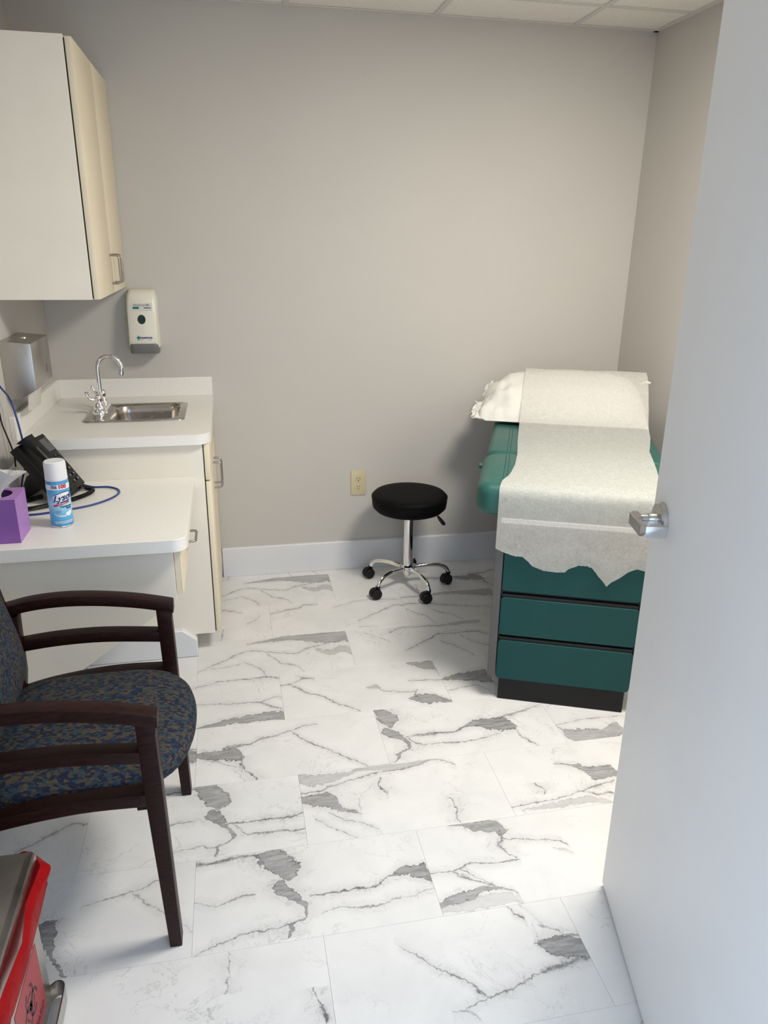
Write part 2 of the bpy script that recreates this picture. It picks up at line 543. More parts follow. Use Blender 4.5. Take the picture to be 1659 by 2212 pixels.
# printed veins of the floor tiles: (axis, darkness, [(position, centre, half width), ...]) in tile fractions
PRINTS = {
 'p4a': [
  ('u', 0.85, [(0.002,0.503,0.0486),(0.086,0.481,0.078),(0.162,0.472,0.1018),(0.209,0.455,0.1135),(0.238,0.396,0.048),(0.249,0.401,0.0)]),
  ('u', 0.60, [(0.133,0.571,0.0079),(0.162,0.59,0.0239),(0.222,0.607,0.0361),(0.288,0.623,0.0283),(0.343,0.674,0.0143),(0.418,0.718,0.0207),(0.499,0.761,0.0084),(0.584,0.837,0.0107),(0.66,0.841,0.0043)]),
  ('v', 0.90, [(0.0,0.306,0.0033),(0.05,0.296,0.0067),(0.11,0.28,0.0056),(0.195,0.247,0.0045),(0.272,0.239,0.0069),(0.406,0.235,0.0058)]),
  ('u', 0.50, [(0.064,0.394,0.0057),(0.104,0.364,0.0189),(0.145,0.311,0.0131),(0.196,0.26,0.0074),(0.241,0.197,0.0055)]),
  ('u', 0.75, [(0.499,0.761,0.0084),(0.534,0.685,0.0248),(0.561,0.612,0.0245),(0.595,0.548,0.0161),(0.651,0.446,0.0118),(0.705,0.336,0.0116),(0.785,0.189,0.0112),(0.838,0.093,0.011),(0.887,0.005,0.0072)]),
  ('u', 0.30, [(0.19,0.217,0.0073),(0.218,0.115,0.0143),(0.25,-0.003,0.014)]),
 ],
 'p4b': [
  ('v', 0.75, [(0.623,0.07,0.0106),(0.675,0.074,0.0232),(0.754,0.072,0.0539),(0.82,0.067,0.0633),(0.923,0.05,0.0456),(1.0,0.03,0.0294)]),
  ('v', 0.80, [(0.023,0.031,0.0033),(0.081,0.059,0.0067),(0.147,0.066,0.0118),(0.18,0.091,0.0118),(0.223,0.127,0.0068),(0.292,0.135,0.0086),(0.385,0.118,0.0173),(0.444,0.079,0.0365),(0.512,0.059,0.0437),(0.584,0.043,0.03),(0.624,0.034,0.0195)]),
  ('u', 0.75, [(0.14,0.421,0.0114),(0.204,0.427,0.0201),(0.278,0.43,0.0289),(0.407,0.427,0.0174),(0.47,0.48,0.0147)]),
  ('u', 0.90, [(0.472,0.488,0.0088),(0.535,0.533,0.0539),(0.605,0.492,0.0957),(0.667,0.468,0.1257),(0.724,0.463,0.1441),(0.761,0.402,0.0707),(0.777,0.396,0.0)]),
  ('u', 0.50, [(0.679,0.591,0.0152),(0.762,0.625,0.0431),(0.847,0.659,0.0217),(0.983,0.743,0.0063)]),
  ('u', 0.85, [(0.762,0.279,0.0285),(0.777,0.183,0.0195),(0.814,0.08,0.0164),(0.831,0.001,0.0161)]),
  ('u', 0.60, [(0.153,0.372,0.0227),(0.188,0.286,0.0139),(0.327,0.248,0.0166),(0.433,0.223,0.0166),(0.546,0.245,0.0084),(0.656,0.288,0.0085)]),
 ],
 'p4c': [
  ('u', 0.60, [(0.003,0.312,0.0116),(0.035,0.146,0.1133),(0.117,0.085,0.1264),(0.229,0.073,0.0841),(0.355,0.149,0.115)]),
  ('u', 0.40, [(0.0,0.322,0.0087),(0.112,0.366,0.0118),(0.253,0.377,0.0149),(0.416,0.349,0.0089)]),
 ],
 'p3a': [
  ('u', 0.65, [(0.467,0.86,0.0077),(0.579,0.921,0.013),(0.626,0.956,0.0105),(0.749,0.95,0.0132),(0.866,0.96,0.0133),(0.915,0.961,0.0213),(0.997,0.912,0.0132)]),
  ('u', 0.60, [(0.493,0.483,0.0071),(0.596,0.468,0.0071),(0.693,0.432,0.0095),(0.784,0.422,0.0095),(0.862,0.417,0.0119),(0.902,0.438,0.0168),(0.956,0.491,0.0097),(0.989,0.467,0.0048)]),
  ('u', 0.55, [(0.856,0.419,0.0143),(0.925,0.322,0.0282),(1.0,0.212,0.0184)]),
  ('u', 0.75, [(0.501,-0.004,0.0172),(0.568,0.025,0.0392),(0.63,0.035,0.0482),(0.692,0.077,0.0577),(0.78,0.089,0.0671),(0.85,0.108,0.0744),(0.92,0.115,0.0861),(1.0,0.096,0.0907)]),
 ],
 'p3b': [
  ('u', 0.70, [(0.005,0.738,0.0102),(0.06,0.744,0.0128),(0.103,0.793,0.0104),(0.147,0.843,0.0184),(0.209,0.82,0.0079)]),
  ('u', 0.55, [(0.102,0.927,0.0053),(0.148,0.856,0.0237),(0.161,0.838,0.0)]),
  ('u', 0.75, [(0.06,0.744,0.0128),(0.091,0.675,0.033),(0.116,0.62,0.0327),(0.16,0.528,0.0173),(0.264,0.34,0.0143),(0.342,0.191,0.014),(0.401,0.086,0.016),(0.441,0.008,0.009)]),
  ('u', 0.60, [(0.828,0.96,0.0157),(0.876,0.922,0.0589),(0.935,0.88,0.0861),(0.978,0.885,0.0982),(0.999,0.717,0.076)]),
  ('u', 0.50, [(0.793,0.56,0.0109),(0.894,0.542,0.0182),(0.992,0.506,0.0109)]),
  ('u', 0.55, [(0.524,0.492,0.0142),(0.574,0.492,0.0464),(0.623,0.376,0.0104),(0.718,0.33,0.0104),(0.803,0.292,0.0138)]),
  ('u', 0.80, [(0.759,0.163,0.0134),(0.814,0.135,0.0842),(0.852,0.121,0.1011),(0.91,0.107,0.0841),(0.952,0.056,0.0465),(0.998,0.025,0.0198)]),
  ('v', 0.70, [(0.117,0.817,0.0113),(0.228,0.801,0.0076),(0.347,0.82,0.0048)]),
 ],
 'p3c': [
  ('u', 0.80, [(0.002,0.502,0.0145),(0.099,0.524,0.0735),(0.201,0.506,0.1107),(0.303,0.487,0.1671),(0.324,0.234,0.0279)]),
  ('u', 0.40, [(0.0,0.245,0.0103),(0.085,0.285,0.0174),(0.171,0.309,0.0141),(0.254,0.186,0.0103)]),
 ],
 'p5b': [
  ('u', 0.42, [(0.0,0.956,0.0573),(0.049,0.89,0.1023),(0.123,0.874,0.0793),(0.238,0.923,0.0344),(0.363,0.959,0.0279),(0.47,0.942,0.0584),(0.547,0.937,0.0468),(0.627,0.956,0.033),(0.71,0.986,0.0071)]),
  ('u', 0.75, [(0.0,0.623,0.0422),(0.041,0.584,0.0737),(0.098,0.574,0.1057),(0.139,0.547,0.1159),(0.165,0.495,0.0872),(0.201,0.398,0.0282),(0.266,0.332,0.0079)]),
  ('u', 0.70, [(0.004,0.706,0.0086),(0.076,0.701,0.0108),(0.145,0.752,0.0153),(0.214,0.787,0.0111),(0.268,0.819,0.0067),(0.401,0.873,0.0091),(0.464,0.885,0.0092),(0.543,0.903,0.0092),(0.634,0.941,0.0117),(0.71,0.986,0.0095),(0.814,0.873,0.0093)]),
  ('v', 0.80, [(0.448,0.428,0.0014),(0.549,0.419,0.0021),(0.619,0.408,0.0093),(0.713,0.398,0.0051),(0.797,0.417,0.0022)]),
  ('v', 0.65, [(0.028,0.72,0.0027),(0.079,0.717,0.0041),(0.177,0.727,0.0028),(0.3,0.733,0.0035),(0.377,0.729,0.0035)]),
  ('u', 0.50, [(0.055,0.312,0.0078),(0.118,0.209,0.0076),(0.178,0.09,0.0074),(0.233,0.003,0.0036)]),
  ('u', 0.60, [(0.122,0.377,0.008),(0.191,0.27,0.0097),(0.256,0.205,0.0096),(0.305,0.128,0.0094),(0.344,0.026,0.0037)]),
  ('v', 0.30, [(0.371,0.273,0.0035),(0.453,0.276,0.0035),(0.575,0.293,0.0035),(0.714,0.364,0.0029)]),
 ],
 'p5c': [
  ('u', 0.75, [(0.341,0.677,0.0091),(0.427,0.62,0.0158),(0.463,0.558,0.0673),(0.49,0.464,0.1103),(0.552,0.453,0.0992),(0.625,0.449,0.0883)]),
  ('u', 0.65, [(0.014,0.122,0.0078),(0.091,0.135,0.0118),(0.2,0.147,0.0079),(0.333,0.194,0.0061),(0.404,0.233,0.0123),(0.484,0.27,0.0229),(0.588,0.299,0.0147)]),
  ('u', 0.35, [(0.055,0.065,0.0077),(0.232,0.081,0.0393),(0.389,0.096,0.0498),(0.495,0.024,0.0294)]),
  ('v', 0.80, [(0.236,0.191,0.0014),(0.32,0.204,0.0058),(0.419,0.181,0.0073)]),
  ('u', 0.55, [(0.368,0.246,0.0062),(0.429,0.168,0.0162),(0.532,0.14,0.0405)]),
 ],
 'p5a': [
  ('u', 0.70, [(0.343,0.94,0.0137),(0.411,0.96,0.0184),(0.498,0.961,0.0139),(0.55,0.976,0.007)]),
  ('v', 0.75, [(0.624,0.599,0.0128),(0.676,0.602,0.0416),(0.744,0.595,0.0614),(0.815,0.584,0.0728),(0.891,0.561,0.0624),(0.99,0.542,0.0519)]),
  ('v', 0.80, [(0.027,0.585,0.004),(0.078,0.595,0.0046),(0.149,0.604,0.0067),(0.189,0.651,0.0054),(0.26,0.669,0.0082),(0.321,0.662,0.0089),(0.416,0.624,0.0208),(0.489,0.596,0.042),(0.546,0.582,0.0352),(0.597,0.574,0.0241),(0.625,0.567,0.0114)]),
  ('u', 0.80, [(0.645,0.419,0.0102),(0.743,0.402,0.0102),(0.813,0.406,0.0226),(0.941,0.403,0.0144),(0.997,0.44,0.0104)]),
  ('u', 0.60, [(0.687,0.372,0.0162),(0.734,0.235,0.0078),(0.865,0.224,0.0177),(0.948,0.212,0.0177),(1.0,0.212,0.0079)]),
  ('u', 0.60, [(0.375,0.491,0.0123),(0.43,0.501,0.0206),(0.464,0.498,0.0165),(0.505,0.523,0.0042)]),
  ('u', 0.50, [(0.406,0.141,0.0037),(0.465,0.137,0.0075),(0.511,0.148,0.0132),(0.584,0.119,0.0094),(0.645,0.172,0.0096)]),
 ],
 'p6b': [
  ('u', 0.75, [(0.0,0.951,0.0395),(0.054,0.937,0.0359),(0.132,0.961,0.0254),(0.198,0.972,0.0182),(0.271,0.971,0.0146)]),
  ('v', 0.75, [(0.622,0.398,0.0102),(0.675,0.394,0.0352),(0.749,0.384,0.0615),(0.808,0.366,0.0749),(0.889,0.342,0.0723),(0.981,0.318,0.0565)]),
  ('v', 0.80, [(0.039,0.376,0.007),(0.092,0.387,0.0059),(0.164,0.393,0.0083),(0.177,0.436,0.0048),(0.244,0.458,0.0079),(0.307,0.455,0.0098),(0.389,0.427,0.0234),(0.459,0.392,0.0373),(0.514,0.375,0.0407),(0.57,0.358,0.0302),(0.637,0.36,0.0127)]),
  ('u', 0.60, [(0.0,0.514,0.0048),(0.101,0.46,0.0063),(0.15,0.488,0.0175),(0.212,0.512,0.0209),(0.249,0.506,0.0064)]),
  ('u', 0.65, [(0.012,-0.0,0.0041),(0.074,0.058,0.0097),(0.137,0.082,0.0099),(0.195,0.138,0.0129),(0.29,0.144,0.0058),(0.38,0.154,0.0102),(0.436,0.169,0.0074)]),
  ('u', 0.80, [(0.482,0.414,0.0061),(0.562,0.414,0.0138),(0.624,0.414,0.017),(0.749,0.414,0.0109),(0.805,0.473,0.0111),(0.834,0.503,0.0112)]),
  ('u', 0.90, [(0.834,0.511,0.0064),(0.889,0.54,0.0456),(0.938,0.513,0.0683),(0.992,0.467,0.1004),(1.0,0.409,0.0715)]),
  ('u', 0.55, [(0.52,0.232,0.0044),(0.594,0.256,0.0044),(0.665,0.228,0.0102),(0.755,0.212,0.0132),(0.832,0.24,0.0059),(0.894,0.239,0.0045),(0.963,0.291,0.0045),(1.0,0.284,0.0046)]),
 ],
 'p6c': [
  ('u', 0.75, [(0.154,1.004,0.0075),(0.222,0.979,0.0186),(0.259,0.945,0.0463),(0.315,0.933,0.065),(0.354,0.909,0.0835),(0.389,0.866,0.092),(0.418,0.845,0.0109)]),
  ('v', 0.60, [(0.49,0.407,0.0019),(0.593,0.37,0.0078),(0.691,0.352,0.0164),(0.756,0.378,0.0066),(0.848,0.386,0.008)]),
  ('u', 0.70, [(0.383,0.744,0.007),(0.467,0.703,0.0087),(0.553,0.67,0.0052),(0.629,0.622,0.0069),(0.661,0.573,0.0085)]),
  ('u', 0.35, [(0.598,0.542,0.0135),(0.627,0.513,0.0303),(0.657,0.456,0.0099)]),
  ('u', 0.65, [(0.007,0.455,0.0048),(0.098,0.453,0.0112),(0.147,0.469,0.0113),(0.192,0.503,0.0114),(0.308,0.472,0.0049),(0.377,0.475,0.0147),(0.41,0.471,0.0065)]),
  ('u', 0.60, [(0.098,0.453,0.016),(0.157,0.356,0.0219),(0.221,0.266,0.0184),(0.276,0.204,0.0166),(0.328,0.128,0.0133),(0.343,0.037,0.0043)]),
  ('u', 0.55, [(0.144,0.453,0.0096),(0.205,0.329,0.014),(0.25,0.246,0.0107)]),
  ('u', 0.70, [(0.008,0.12,0.029),(0.073,0.141,0.056),(0.141,0.169,0.0536),(0.198,0.202,0.0361),(0.237,0.203,0.0196),(0.275,0.197,0.009)]),
  ('u', 0.25, [(0.006,0.061,0.0285),(0.093,0.057,0.0503),(0.191,0.08,0.0657),(0.288,0.089,0.0588),(0.339,0.015,0.0143)]),
 ],
 'p6a': [
  ('u', 0.60, [(0.555,0.647,0.008),(0.639,0.709,0.0115),(0.74,0.743,0.0117),(0.805,0.792,0.0085),(0.846,0.835,0.012)]),
  ('u', 0.45, [(0.753,0.722,0.0133),(0.779,0.679,0.0329),(0.801,0.599,0.0225),(0.846,0.527,0.0158),(0.884,0.466,0.0093),(0.947,0.351,0.0075),(0.996,0.244,0.0059)]),
  ('v', 0.85, [(0.008,0.531,0.0043),(0.082,0.514,0.0079),(0.219,0.469,0.0066),(0.411,0.44,0.0338),(0.548,0.426,0.0306)]),
 ],
 'p7b': [
  ('u', 0.75, [(0.282,0.8,0.0052),(0.348,0.672,0.01),(0.412,0.544,0.0109),(0.458,0.464,0.013),(0.503,0.385,0.0231),(0.535,0.3,0.0248),(0.559,0.243,0.0044)]),
  ('u', 0.65, [(0.471,0.174,0.0075),(0.545,0.225,0.0055),(0.604,0.249,0.01),(0.718,0.313,0.0103),(0.772,0.354,0.0151),(0.849,0.387,0.0332),(0.925,0.409,0.0299),(1.0,0.423,0.0084)]),
  ('u', 0.88, [(0.819,0.609,0.0051),(0.862,0.565,0.0758),(0.907,0.548,0.1077),(0.963,0.526,0.0945),(1.0,0.489,0.0685)]),
  ('u', 0.88, [(0.764,0.995,0.0142),(0.777,0.923,0.0153),(0.817,0.834,0.0149),(0.825,0.593,0.0075),(0.832,0.645,0.0179)]),
  ('u', 0.60, [(0.87,0.756,0.0093),(0.922,0.707,0.0066),(0.942,0.657,0.0168),(1.0,0.611,0.0192)]),
  ('u', 0.50, [(0.421,0.165,0.0043),(0.464,0.16,0.0117),(0.502,0.095,0.0115),(0.512,0.058,0.0031)]),
  ('u', 0.28, [(0.822,0.996,0.0085),(0.844,0.912,0.0097),(0.875,0.783,0.0094)]),
 ],
 'p7a': [
  ('v', 0.60, [(0.629,0.622,0.0035),(0.689,0.632,0.0021),(0.758,0.622,0.005),(0.821,0.633,0.0029),(0.983,0.637,0.0022)]),
  ('v', 0.80, [(0.264,0.971,0.0027),(0.294,0.97,0.0095),(0.358,0.96,0.0171),(0.421,0.956,0.0055),(0.456,0.944,0.0021),(0.553,0.941,0.0028)]),
  ('v', 0.25, [(0.448,0.578,0.002),(0.498,0.564,0.0068),(0.544,0.563,0.0055)]),
 ],
 'p2a': [
  ('u', 0.65, [(0.322,0.853,0.0094),(0.428,0.884,0.0315),(0.543,0.922,0.0575),(0.658,0.928,0.0707),(0.734,0.901,0.1127),(0.848,0.859,0.1612),(0.926,0.864,0.1618),(0.995,0.839,0.1452)]),
  ('u', 0.55, [(0.007,0.228,0.0083),(0.11,0.385,0.0142),(0.217,0.534,0.0264),(0.32,0.66,0.0151),(0.451,0.597,0.021),(0.538,0.535,0.0208),(0.624,0.488,0.0148),(0.72,0.621,0.0152),(0.813,0.665,0.0154),(0.94,0.729,0.0156)]),
  ('u', 0.55, [(0.442,0.54,0.0119),(0.503,0.37,0.0202),(0.536,0.258,0.0198),(0.591,0.209,0.0196),(0.626,0.168,0.0111),(0.667,-0.015,0.0081)]),
  ('u', 0.60, [(0.301,0.358,0.0086),(0.343,0.286,0.0141),(0.397,0.154,0.0221),(0.429,0.005,0.0134)]),
  ('u', 0.40, [(0.776,0.539,0.0451),(0.861,0.447,0.0744),(0.94,0.51,0.0907),(0.995,0.428,0.0896)]),
  ('u', 0.30, [(0.09,0.28,0.0111),(0.188,0.3,0.0169),(0.287,0.363,0.0086)]),
 ],
 'p1a': [
  ('u', 0.50, [(0.631,0.954,0.0261),(0.712,0.907,0.026),(0.792,0.822,0.011)]),
  ('v', 0.50, [(0.002,0.653,0.0022),(0.176,0.66,0.0053),(0.356,0.668,0.0031)]),
  ('u', 0.35, [(0.836,0.467,0.0139),(0.901,0.567,0.0177),(0.927,0.683,0.0108)]),
 ],
 'p1b': [
  ('u', 0.50, [(0.001,0.711,0.0109),(0.117,0.78,0.0221),(0.211,0.84,0.0261),(0.273,0.913,0.0189),(0.356,0.903,0.0114)]),
  ('u', 0.50, [(0.626,0.259,0.0103),(0.768,0.461,0.0179),(0.865,0.594,0.0257),(0.943,0.681,0.0149),(0.993,0.663,0.0149)]),
  ('u', 0.35, [(0.62,0.087,0.0167),(0.667,0.07,0.0167),(0.738,0.044,0.01)]),
  ('u', 0.35, [(0.472,0.754,0.0111),(0.588,0.847,0.0151),(0.724,0.935,0.0193),(0.988,0.861,0.0154)]),
 ],
 'p2b': [
  ('u', 0.45, [(0.301,0.833,0.0129),(0.409,0.946,0.0165),(0.556,0.944,0.0133),(0.685,0.915,0.0232),(0.805,0.942,0.0469),(0.932,0.949,0.0539),(0.983,0.948,0.0337)]),
  ('u', 0.55, [(0.361,0.286,0.0117),(0.501,0.484,0.0153),(0.586,0.598,0.025),(0.655,0.688,0.0191),(0.765,0.665,0.0127),(0.889,0.671,0.0224),(0.984,0.569,0.0126)]),
  ('u', 0.55, [(0.628,0.486,0.0092),(0.702,0.332,0.018),(0.757,0.172,0.0204),(0.802,0.004,0.0113)]),
  ('u', 0.50, [(0.787,0.591,0.0126),(0.864,0.352,0.0151),(0.935,0.247,0.0208)]),
  ('u', 0.35, [(0.122,0.882,0.0097),(0.212,0.734,0.0158),(0.277,0.597,0.0093)]),
 ],
 'p1c': [
  ('u', 0.55, [(0.002,0.916,0.0116),(0.134,0.909,0.0234),(0.392,0.961,0.0476),(0.542,0.928,0.0995),(0.734,0.86,0.1391)]),
  ('u', 0.50, [(0.0,0.663,0.0149),(0.065,0.688,0.0187),(0.189,0.632,0.0149),(0.262,0.586,0.026),(0.39,0.502,0.0184),(0.635,0.376,0.0109)]),
  ('u', 0.55, [(0.0,0.532,0.0109),(0.061,0.356,0.0178),(0.129,0.221,0.0244),(0.164,0.03,0.0135)]),
  ('u', 0.40, [(0.171,0.561,0.011),(0.231,0.35,0.0178),(0.305,0.268,0.0212),(0.37,0.062,0.0102)]),
 ],
}

# ================================================================== THE SETTING
# ---- floor: slab with printed vinyl tiles, each tile its own piece
floor = struct('floor', B(-0.15, W + 0.15, -1.2, D + 0.12, -0.06, -0.004), simple('floor_adhesive', (0.62, 0.62, 0.61), 0.8), 'white marble-look vinyl tile floor with grey veins')
MARBLE = {k: make_marble(k, v, i) for i, (k, v) in enumerate(PRINTS.items())}
ROWX = {-1: 0.882, 0: 1.1767, 1: 0.8667, 2: 1.1754, 3: 0.8743, 4: 0.5793, 5: 0.8949, 6: 0.5935, 7: 0.903, 8: 0.60, 9: 0.905, 10: 0.60}
# print of the tile at (row, index); other tiles repeat the prints
SPEC = {}
def left_of(row, k):
    base = {0: 1.1767 - .61, 1: .8667 - .61, 2: 1.1754 - .61, 3: .8743 - .61, 4: .5793, 5: .8949 - .61, 6: .5935, 7: .903 - .61}
    if row in base: return base[row] + k * TW
    return (0.585 if row % 2 == 0 else 0.285) + k * TW
for nm, row, kk in (('p4a',4,0),('p4b',4,1),('p4c',4,2),('p3a',3,0),('p3b',3,1),('p3c',3,2),('p5a',5,0),('p5b',5,1),('p5c',5,2),('p6a',6,-1),
                    ('p6b',6,0),('p6c',6,1),('p7a',7,0),('p7b',7,1),('p2a',2,0),('p2a',0,0),('p2b',2,1),('p1a',1,0),('p1b',1,1),('p1c',1,2),
                    ('p1a',0,1),('p1b',5,-1),('p1a',8,0),('p1b',8,1),('p7a',6,2),('p1a',-1,0),('p1c',-1,1),('p1b',-1,2),('p1a',7,2),('p1b',7,-1)):
    SPEC[(row, kk)] = nm
Y0 = 3.366
rnd = random.Random(5)
GAP = 0.0002
tile_cache = {}
def tile_mesh(x0, x1, y0, y1):
    key = tuple(round(v, 4) for v in (x0, x1, y0, y1))
    if key in tile_cache: return tile_cache[key].copy()
    bm = B(x0 + GAP, x1 - GAP, y0 + GAP, y1 - GAP, -0.004, 0.0, 0.0004, 1)
    bmesh.ops.recalc_face_normals(bm, faces=bm.faces[:])
    me = bpy.data.meshes.new('floor_tile'); bm.to_mesh(me); bm.free()
    tile_cache[key] = me
    return me.copy()
names = list(PRINTS)
for row in range(-1, 11):
    yb = Y0 - (row + 1) * TH
    for kk in range(-2, 5):
        xl = left_of(row, kk)
        cx0, cx1 = max(0, -xl), min(TW, W - xl)
        cy0, cy1 = max(0, YF - 0.12 - yb), min(TH, D - yb)
        if cx1 - cx0 < 0.01 or cy1 - cy0 < 0.01: continue
        nm = SPEC.get((row, kk)) or rnd.choice(names)
        t = mesh_obj('floor_tile', tile_mesh(cx0, cx1, cy0, cy1), MARBLE[nm], floor, smooth=False)
        t.location = (xl, yb, 0)

# ---- walls
struct('wall_back', B(-0.12, W + 0.12, D, D + 0.12, 0, H + 0.3), M['wall'], 'plain light grey painted back wall')
struct('wall_left', B(-0.12, 0, YF - 0.12, D, 0, H + 0.3), M['wall'], 'light grey painted wall behind the cabinets')
struct('wall_right', B(W, W + 0.12, YF - 0.12, D, 0, H + 0.3), M['wall'], 'light grey painted wall beside the exam table')
DX0, DX1, DZ = 0.47, 1.455, 2.10
bm = NB()
box(bm, 0, DX0, YF - 0.12, YF, 0, H + 0.3)
box(bm, DX1, W, YF - 0.12, YF, 0, H + 0.3)
box(bm, DX0, DX1, YF - 0.12, YF, DZ, H + 0.3)
struct('wall_front', bm, M['wall'], 'light grey wall with the open doorway')
bm = NB()
box(bm, DX0, DX0 + 0.02, YF - 0.13, YF + 0.01, 0, DZ); box(bm, DX1 - 0.02, DX1, YF - 0.13, YF + 0.005, 0, DZ); box(bm, DX0 + 0.02, DX1 - 0.02, YF - 0.13, YF + 0.005, DZ - 0.02, DZ)
struct('trim_1', bm, M['trim'], 'white door frame lining the doorway')

# ---- ceiling: slab, tees and lay-in tiles
ceiling = struct('ceiling', B(-0.12, W + 0.12, YF - 0.12, D + 0.12, H + 0.06, H + 0.12), M['wall'], 'suspended ceiling of speckled tiles in a metal grid')
gx = [0.0] + [0.437 + 0.61 * i for i in range(4)] + [W]
gy = [YF] + [0.692 + 0.61 * i for i in range(5)] + [D]
TEE = 0.012
for i in range(len(gx) - 1):
    for j in range(len(gy) - 1):
        if i == 3 and gy[j] > 1.2 and gy[j + 1] < 2.0: continue        # the light fixture sits here
        bm = B(gx[i] + 0.003, gx[i + 1] - 0.003, gy[j] + 0.003, gy[j + 1] - 0.003, H + 0.004, H + 0.018)
        cen = Vector(((gx[i] + gx[i + 1]) / 2, (gy[j] + gy[j + 1]) / 2, H + 0.004))
        bm.transform(Matrix.Translation(-cen))
        t = obj('ceiling_tile', bm, M['ceil_tile'], ceiling, local=True, smooth=False)
        t.location = cen
for x in gx[1:-1]:
    for ya, yb in ((YF, D),):
        obj('ceiling_tee', B(x - TEE, x + TEE, ya, yb, H, H + 0.0035), M['tee'], ceiling, smooth=False)
for y in gy[1:-1]:
    for i in range(len(gx) - 1):
        obj('ceiling_tee', B(gx[i] + TEE, gx[i + 1] - TEE, y - TEE, y + TEE, H, H + 0.0035), M['tee'], ceiling, smooth=False)
for a in ((0, W, D - 0.022, D), (0, W, YF, YF + 0.022), (0, 0.022, YF, D), (W - 0.022, W, YF, D)):
    obj('wall_angle', box(B(*a, H - 0.0005, H + 0.003), *((a[0], a[1], a[3] - 0.002, a[3]) if a[3] == D and a[1] == W and a[0] == 0 else (a[1] - 0.002, a[1], a[2], a[3])), H - 0.022 + 0.022, H + 0.02), M['tee'], ceiling, smooth=False)

# ---- ceiling light (out of the picture, lights the room)
t = thing('ceiling_light', 'recessed fluorescent ceiling light with white frame and frosted diffuser', 'light', (LIGHT_X, LIGHT_Y, H))
x0, x1, y0, y1 = 1.657 + TEE, 2.267 - TEE, 1.302 + TEE, 1.912 - TEE
obj('diffuser', B(x0 + 0.02, x1 - 0.02, y0 + 0.02, y1 - 0.02, H + 0.004, H + 0.008), M['diffuser'], t, smooth=False)
bm = NB()
box(bm, x0, x0 + 0.02, y0, y1, H, H + 0.05); box(bm, x1 - 0.02, x1, y0, y1, H, H + 0.05)
box(bm, x0 + 0.02, x1 - 0.02, y0, y0 + 0.02, H, H + 0.05); box(bm, x0 + 0.02, x1 - 0.02, y1 - 0.02, y1, H, H + 0.05)
obj('frame', bm, M['white_plastic'], t, smooth=False)

# ---- baseboards
def base_profile(bm, a0, a1, axis, wall, sgn, h=0.1506, th=0.016):
    e = 0.004
    poly = [(wall, 0.0008), (wall + sgn * th, 0.0008), (wall + sgn * th, h - e), (wall + sgn * (th - e), h), (wall, h)]
    if axis == 'x':
        loops(bm, [[(a, p[0], p[1]) for p in poly] for a in (a0, a1)])
    else:
        loops(bm, [[(p[0], a, p[1]) for p in poly] for a in (a0, a1)])
    return bm
struct('baseboard_back', base_profile(NB(), 0.665, W, 'x', D, -1), M['trim'], 'tall white baseboard along the back wall')
struct('baseboard_right', base_profile(NB(), YF, D - 0.016, 'y', W, -1), M['trim'], 'tall white baseboard along the wall beside the exam table')
struct('baseboard_left', base_profile(NB(), YF, 2.668, 'y', 0, 1), M['trim'], 'tall white baseboard under the desk wall')
struct('trim_2', prism(NB(), [(0.016, 0.0008), (0.566, 0.0008), (0.566, 0.075), (0.512, 0.120), (0.016, 0.120)], 'y', 2.668, 2.700, 0.003, 1), M['trim'], 'white baseboard with clipped corner on the sink cabinet side')

# ---- door leaf standing open, with its lever set
door = thing('door_1', 'white painted door standing open with a steel lever handle', None, (1.637, 1.316, 0), math.atan2(-0.97258, -0.23257), kind='structure')
door.rotation_euler.x = 0.0055          # the leaf hangs a touch out of plumb
obj('door_leaf', B(0, 0.905, 0, 0.044, 0.012, 2.06, 0.0015, 1), M['door'], door, local=True)
hs = obj('door_handle', lathe(NB(), [(0, 0), (0.037, 0), (0.037, 0.010), (0.034, 0.0135), (0.014, 0.0150), (0.0135, 0.030), (0.0105, 0.034), (0.0105, 0.045)], (0.064, 0, 1.046), 40, Vector((0, -1, 0))), M['lever'], door, local=True, label='round steel rose of the door handle')
bm = NB()
def lring(c, hw, hh, n): return c, hw, hh, n
path = [((0.060, -0.052, 1.046), 0.0135, 0.0105), ((0.075, -0.058, 1.045), 0.0125, 0.0070)]
# flat lever: neck block, arm along the door, return towards the door
prism(bm, [(0.046, -0.046), (0.046, -0.060), (0.054, -0.066), (0.126, -0.066), (0.138, -0.056), (0.138, -0.014), (0.130, -0.014), (0.130, -0.051), (0.121, -0.058), (0.080, -0.058), (0.080, -0.046)], 'z', 1.0335, 1.0585, 0.0015, 1)
lathe(bm, [(0, 0), (0.0115, 0), (0.0115, 0.030), (0, 0.030)], (0.064, -0.020, 1.046), 24, Vector((0, -1, 0)))
obj('lever', bm, M['lever'], hs, local=True)
bm = lathe(NB(), [(0, 0), (0.037, 0), (0.037, 0.010), (0.034, 0.0135), (0.012, 0.015), (0.011, 0.045), (0, 0.045)], (0.064, 0.044, 1.046), 32, Vector((0, 1, 0)))
prism(bm, [(0.050, 0.085), (0.050, 0.100), (0.150, 0.100), (0.158, 0.090), (0.158, 0.060), (0.150, 0.060), (0.148, 0.088), (0.078, 0.088)], 'z', 1.034, 1.058, 0.001, 1)
obj('door_handle', bm, M['lever'], door, local=True)
obj('latch_plate', B(-0.0012, 0.0, 0.010, 0.035, 0.99, 1.10), M['lever'], door, local=True, smooth=False)
for hz in (0.25, 1.05, 1.85):
    obj('hinge', lathe(NB(), [(0, 0), (0.006, 0), (0.006, 0.10), (0, 0.10)], (0.911, 0.050, hz), 12), M['nickel'], door, local=True)

